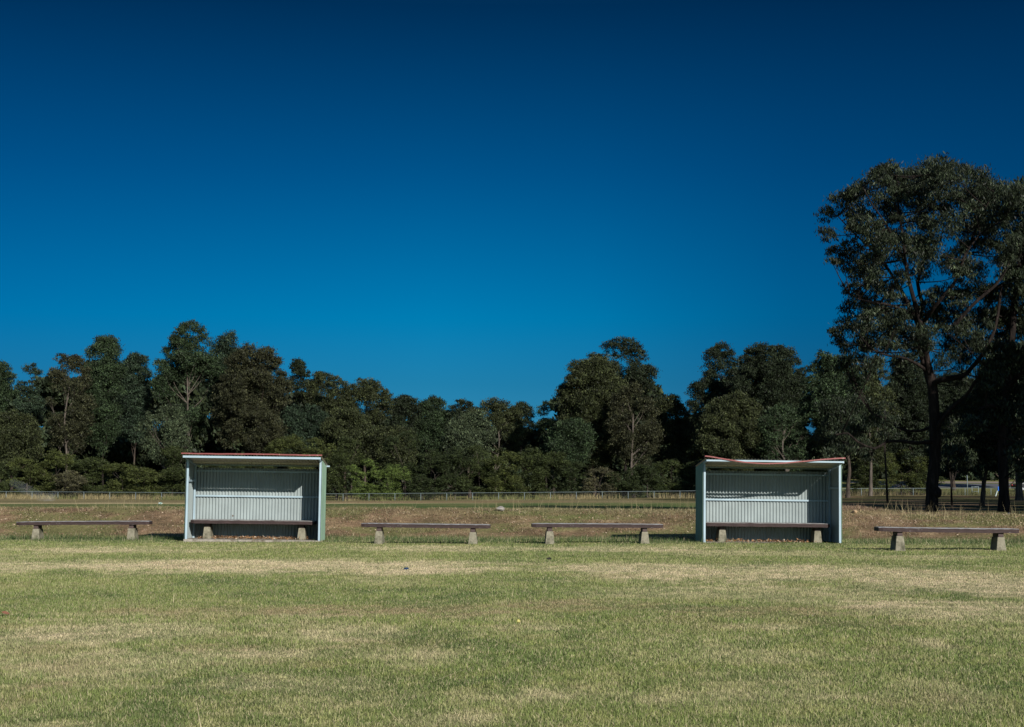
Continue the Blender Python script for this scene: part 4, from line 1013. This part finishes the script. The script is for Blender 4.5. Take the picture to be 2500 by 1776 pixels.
def shade_tree(X, Y, h, seed, label):
    g = np.random.default_rng(seed); z = float(terrain(X, Y))
    cl = envelope(g, (X, Y, z + h * .64), h * .36, h * .36, h * .34, 26, 'dense')
    leaf = dict(k=90, ln=.5, wd=.2, base=(.026, .036, .022), tones=((.022, .031, .019), (.050, .062, .040)))
    grow('gum_tree', label, 'tree', PG, (X, Y, z), .25, M['ironbark'], cl, seed, leaf, .7, nlimb=14)
for X, Y, h, sd, lb in ((28.5, 66, 13, 601, 'gum just beyond the right edge, level with the thick-trunked gum'), (38, 92, 14, 602, 'gum beyond the right edge shading the leaning gum'),
                        (23.6, 53, 10.5, 611, 'gum just beyond the right edge, shading the foot of the big gum tree'), (31, 47, 11, 603, 'gum beyond the right edge, closest to the bench row'), (52, 118, 14, 604, 'gum beyond the right edge shading the grass under the stout pale gum'), (66, 150, 14, 605, 'gum beyond the right edge, closest to the far fence'),
                        (36, 72, 13, 606, 'gum beyond the right edge, second row behind the level one'), (31, 84, 12, 607, 'gum beyond the right edge, just right of the stout pale gum line'), (45, 105, 14, 608, 'gum beyond the right edge, in the middle of the park'), (42, 132, 13, 609, 'gum beyond the right edge, right behind the stout pale gum'), (58, 165, 14, 610, 'gum beyond the right edge, near the distant road')):
    shade_tree(X, Y, h, sd, lb)

# ------------------------------------------------------------------ road, and small things
def strip(name, x0, x1, ycen, half, lift, mat, label, cat):
    xs = np.linspace(x0, x1, 60); V = []; F = []
    for x in xs:
        yc = ycen(x)
        for k in range(7):
            y = yc - half + 2 * half * k / 6; V.append((x, y, float(terrain(x, y)) + lift))
    for i in range(len(xs) - 1):
        for k in range(6): a = i * 7 + k; F.append((a, a + 7, a + 8, a + 1))
    me = bpy.data.meshes.new(name); set_mesh(me, V, F); tag(link(name, me, mat), label, cat, kind='structure')
mroad = mat_plain('asphalt', (.075, .078, .085), .9, 0, .2, 1.5); mpath = mat_plain('pinkish_path', (.24, .19, .175), .9, 0, .15, 1.5)
strip('road', 52, 130, lambda x: 240 - .10 * (x - 70), 6.5, .03, mroad, 'grey asphalt road beyond the fence at right', 'road')
strip('path', 52, 130, lambda x: 251 - .10 * (x - 70), 1.6, .04, mpath, 'pinkish footpath above the distant road', 'path')

def rock(name, label, px, py, d, size, mat, seed, cat='rock', sink=.3):
    g = np.random.default_rng(seed); bm = bmesh.new(); bmesh.ops.create_icosphere(bm, subdivisions=3, radius=1)
    ph = g.uniform(0, 6, 6)
    for v in bm.verts:
        c = v.co; n_ = 1 + .16 * math.sin(3 * c.x + ph[0]) * math.sin(2.5 * c.y + ph[1]) + .1 * math.sin(6 * c.z + ph[2]) * math.sin(5 * c.x + ph[3]) + g.uniform(-.03, .03)
        v.co = Vector((c.x * size[0] * n_, c.y * size[1] * n_, c.z * size[2] * n_))
    me = bpy.data.meshes.new(name); bm.to_mesh(me); bm.free()
    o = link(name, me, mat); p = P(px, py, d); o.location = (p.x, d, float(terrain(p.x, d)) + size[2] * (1 - sink)); o.rotation_euler = (0, 0, g.uniform(0, 3))
    return tag(o, label, cat)
rock('boulder', 'pale granite boulder half buried on the bank between the two middle benches', 1222, 1246, 47.6, (.17, .13, .075), M['granite'], 3, 'boulder', .25)
rock('loose_rock', 'small orange-brown rock lying on the dirt heap by the right shelter', 2087, 1254, 46.8, (.10, .07, .05), M['rockb'], 5, 'rock', .15)

def crumple(name, label, cat, px, py, d, size, mats, seed, split=None, z=None):
    g = np.random.default_rng(seed); bm = bmesh.new(); bmesh.ops.create_icosphere(bm, subdivisions=3, radius=1)
    for v in bm.verts:
        k = g.uniform(.72, 1.12); v.co = Vector((v.co.x * size[0] * k, v.co.y * size[1] * k, max(-.6, v.co.z) * size[2] * k))
    me = bpy.data.meshes.new(name); bm.to_mesh(me); bm.free()
    if len(mats) > 1:
        mi = [(1 if split(p.center) else 0) for p in me.polygons]; me.polygons.foreach_set('material_index', np.array(mi, np.int32))
    o = link(name, me, mats); p = P(px, py, d); o.location = (p.x, d, (float(terrain(p.x, d)) if z is None else z) + size[2] * .6)
    return tag(o, label, cat)
mblue = mat_plain('blue_plastic', (.02, .10, .42), .4); mwhite2 = mat_plain('dull_white_plastic', (.30, .35, .33), .5); mnavy = mat_plain('navy_foil', (.006, .028, .08), .35); mwhite = mat_plain('white_plastic', (.6, .66, .64), .4); mgreen = mat_plain('green_plastic', (.02, .12, .08), .4)
crumple('plastic_bag', 'blue plastic bag at the foot of the thick-trunked gum', 'bag', 2463, 1258, 60, (.085, .07, .085), [mblue], 2)
crumple('plastic_bag', 'white and green plastic bag on the green strip left of the left shelter', 'bag', 391, 1231, 106, (.14, .10, .075), [mwhite2, mgreen], 4, lambda c: math.sin(c.x * 30) * math.sin(c.z * 40 + 1) > .15)
X_, Y_ = W(992, 1390); crumple('wrapper', 'small dark blue wrapper lying on the straw patch below the second bench', 'wrapper', 992, 1390, Y_, (.042, .03, .022), [mnavy], 6)
def small_ball():
    X, Y = W(1265, 1521); bm = bmesh.new(); bmesh.ops.create_uvsphere(bm, u_segments=20, v_segments=14, radius=.021)
    for v in bm.verts:
        if v.co.z < -.008: v.co.z = -.008 + (v.co.z + .008) * .4
    me = bpy.data.meshes.new('plastic_ball'); bm.to_mesh(me); bm.free(); me.polygons.foreach_set('use_smooth', np.ones(len(me.polygons), bool))
    o = link('plastic_ball', me, mat_plain('yellow_plastic', (.30, .275, .085), .4)); o.location = (X, Y, float(terrain(X, Y)) + .032)
    tag(o, 'small yellow plastic ball in the grass at the centre foreground', 'ball')
small_ball()
def leaf_thing(px, py, label, col, s, seed):
    X, Y = W(px, py); g = random.Random(seed); vs = []; fs = []
    n = 8
    for i in range(n + 1):
        f = i / n; w = s * .35 * math.sin(math.pi * f) ** .7
        for k in (-1, 0, 1): vs.append(((f - .5) * s, k * w, .018 + .3 * s * (f - .4) ** 2 + abs(k) * w * .4))
    for i in range(n):
        for k in range(2): a = i * 3 + k; fs.append((a, a + 3, a + 4, a + 1))
    mb = MB(); mb.add(vs, fs); o = mb.build('fallen_leaf', mat_plain('dry_leaf_' + str(seed), col, .8)); o.location = (X, Y, float(terrain(X, Y)) + .015); o.rotation_euler = (.5, .2, g.uniform(0, 6))
    tag(o, label, 'leaf', 'fallen leaves lying on the lawn')
leaf_thing(22, 1502, 'brown leaf on the grass near the left edge', (.14, .06, .035), .09, 1)
leaf_thing(1340, 1368, 'dark curled leaf on the green strip below the third bench', (.02, .02, .012), .11, 2)

def peg(px, label, h):
    d = 60.5; p = P(px, 1260, d); mb = MB(); mb.box(-.016, .016, -.016, .016, -.1, h)
    mb.add([(-.016, -.016, h), (.016, -.016, h), (.016, .016, h), (-.016, .016, h), (0, 0, h + .02)], [(0, 1, 4), (1, 2, 4), (2, 3, 4), (3, 0, 4)])
    o = mb.build('wooden_peg', M['peg']); o.location = (p.x, d, max(float(terrain(p.x, d)), p.z - .02)); o.rotation_euler = (0, R(1.5), 0); tag(o, label, 'peg', 'wooden pegs beside the thick-trunked gum')
M['peg'] = mat_plain('yellow_peg', (.42, .38, .16), .7)
peg(2473, 'pale yellow peg next to the blue plastic bag', .17); peg(2489, 'pale yellow peg farther from the blue plastic bag, nearest the right edge', .165)

def sheet():
    d = 62.0; p = P(2376, 1258, d); g = random.Random(3); vs = []; fs = []; nx, ny = 18, 10
    for j in range(ny):
        for i in range(nx):
            x = -.36 + .72 * i / (nx - 1); y = -.9 + 1.8 * j / (ny - 1)
            vs.append((x + .03 * math.sin(y * 5), y, .03 + .02 * math.sin(x * 14 + y * 3) + g.uniform(-.008, .008)))
    for j in range(ny - 1):
        for i in range(nx - 1): a = j * nx + i; fs.append((a, a + 1, a + nx + 1, a + nx))
    mb = MB(); mb.add(vs, fs); o = mb.build('plastic_sheet', mat_plain('pale_blue_sheet', (.26, .34, .40), .5), smooth=True)
    me = o.data; md = o.modifiers.new('thick', 'SOLIDIFY'); md.thickness = .006
    o.location = (p.x, d, float(terrain(p.x, d)) + .01); tag(o, 'pale blue plastic sheet lying flat between the big gum and the thick-trunked gum', 'sheet')
sheet()

def light_pole():
    d = 209.5; x = P(2362, 1200, d).x; z = float(terrain(x, d)); o = empty('street_light', (x, d, z)); tag(o, 'slim street light with a curved arm by the distant road', 'street light')
    mb = MB(); mb.tube([(0, 0, -.2), (0, 0, 2.2), (-.02, 0, 2.5), (-.15, 0, 2.66), (-.40, 0, 2.75)], [.06, .05, .045, .04, .035], 8); mb.build('pole', M['galv'], o, smooth=True)
    mb = MB(); mb.box(-.66, -.40, -.07, .07, 2.71, 2.79); mb.build('lamp_head', M['galv'], o, bevel=.02)
light_pole()
def gate():
    d = 211.5; x = P(2381, 1200, d).x; z = float(terrain(x, d)); o = empty('access_gate', (x, d, z)); tag(o, 'small galvanised tube gate in the fence before the distant road', 'gate')
    for k in (-.42, .42):
        mb = MB(); mb.tube([(k, 0, -.2), (k, 0, 1.12)], .04, 8); mb.build('post', M['galv'], o, smooth=True)
    mb = MB(); mb.tube([(-.37, 0, 1.04), (.37, 0, 1.04)], .04, 8); mb.tube([(-.37, 0, .45), (.37, 0, .45)], .03, 8); mb.build('rail', M['galv'], o, smooth=True)
gate()
def aframe():
    d = 190.0; p = P(2436, 1205, d); z = float(terrain(p.x, d)); o = empty('board_sign', (p.x, d, z), (0, 0, R(25))); tag(o, 'leaning blue and white board sign left of the thick-trunked gum', 'sign')
    mb = MB(); mb.bar((-.35, 0, 0), (.12, .0, 1.05), .10, .10); mb.build('prop', mwhite2, o)
    mb = MB(); mb.bar((.18, .0, .05), (.20, .0, 1.05), .06, .06); mb.build('prop', mwhite2, o)
    mb = MB(); mb.box(-.08, .42, -.14, -.10, .62, 1.12); mb.build('panel', mblue, o, bevel=.01)
aframe()
def car():
    d = 222.0; x = P(2511, 1200, d).x; z = float(terrain(x, d)); o = empty('parked_car', (x, d, z + .02), (0, 0, R(8))); tag(o, 'dark parked car cut off by the right edge, by the distant road', 'car')
    mdark = mat_plain('dark_car_paint', (.02, .021, .025), .25); mgl = mat_plain('car_glass', (.03, .035, .04), .1); mred = mat_plain('red_lamp', (.35, .02, .015), .3); mty = mat_plain('tyre', (.015, .015, .015), .9); mrim = mat_plain('alloy', (.4, .4, .42), .35, .6)
    prof = [(-2.1, .35), (-2.12, .75), (-2.0, .95), (-1.3, 1.0), (-.8, 1.42), (.5, 1.46), (1.1, 1.0), (1.95, .86), (2.1, .6), (2.08, .35)]
    vs = []; n = len(prof)
    for yy, s in ((-.85, .98), (-.8, 1.0), (.8, 1.0), (.85, .98)):
        for (px_, pz) in prof: vs.append((px_ * s, yy * (.86 if pz > 1.2 else 1), pz))
    fs = []
    for j in range(3):
        for k in range(n): k2 = (k + 1) % n; fs.append((j * n + k, j * n + k2, (j + 1) * n + k2, (j + 1) * n + k))
    fs.append(tuple(range(n - 1, -1, -1))); fs.append(tuple(3 * n + k for k in range(n)))
    mb = MB(); mb.add(vs, fs); mb.build('body', mdark, o, bevel=.02)
    for sy in (-1, 1):
        mb = MB(); y = sy * .86; mb.add([(-1.15, y, 1.02), (.95, y, 1.02), (.45, y * .90, 1.38), (-.75, y * .90, 1.38)], [(0, 1, 2, 3)] if sy < 0 else [(3, 2, 1, 0)]); mb.build('window', mgl, o)
        mb = MB(); mb.box(-2.15, -2.02, sy * .55 - .18, sy * .55 + .18, .72, .90); mb.build('tail_light', mred, o, bevel=.02)
        for wx in (-1.3, 1.3):
            mb = MB(); mb.tube([(wx, sy * .72, .32), (wx, sy * .90, .32)], .32, 18); w = mb.build('wheel', mty, o)
            mb = MB(); mb.tube([(wx, sy * .895, .32), (wx, sy * .915, .32)], .19, 14); mb.build('rim', mrim, w)
car()

# thin spray of a field sprinkler drifting at the far left
def spray():
    d = 150.0; mb = MB()
    pts = [P(128, 1226, d), P(108, 1216, d), P(82, 1204, d), P(55, 1190, d), P(25, 1176, d)]
    mb.tube(pts, [1.1, .55, .45, .55, .35], 10)
    o = mb.build('sprinkler_spray', None, smooth=True) if False else None
    me = bpy.data.meshes.new('sprinkler_spray'); me.from_pydata([tuple(v) for v in mb.v], [], mb.f); me.update()
    m = bpy.data.materials.new('water_mist'); m.use_nodes = True; t = m.node_tree; t.nodes.clear()
    v = N(t, 'ShaderNodeVolumePrincipled'); v.inputs['Color'].default_value = (.85, .92, 1, 1); v.inputs['Density'].default_value = .05; v.inputs['Anisotropy'].default_value = -.1
    oo = N(t, 'ShaderNodeOutputMaterial'); t.links.new(v.outputs[0], oo.inputs['Volume'])
    o = link('sprinkler_spray', me, m); tag(o, 'faint bluish sprinkler spray drifting before the bushes at the left edge', 'spray', kind='stuff')
spray()
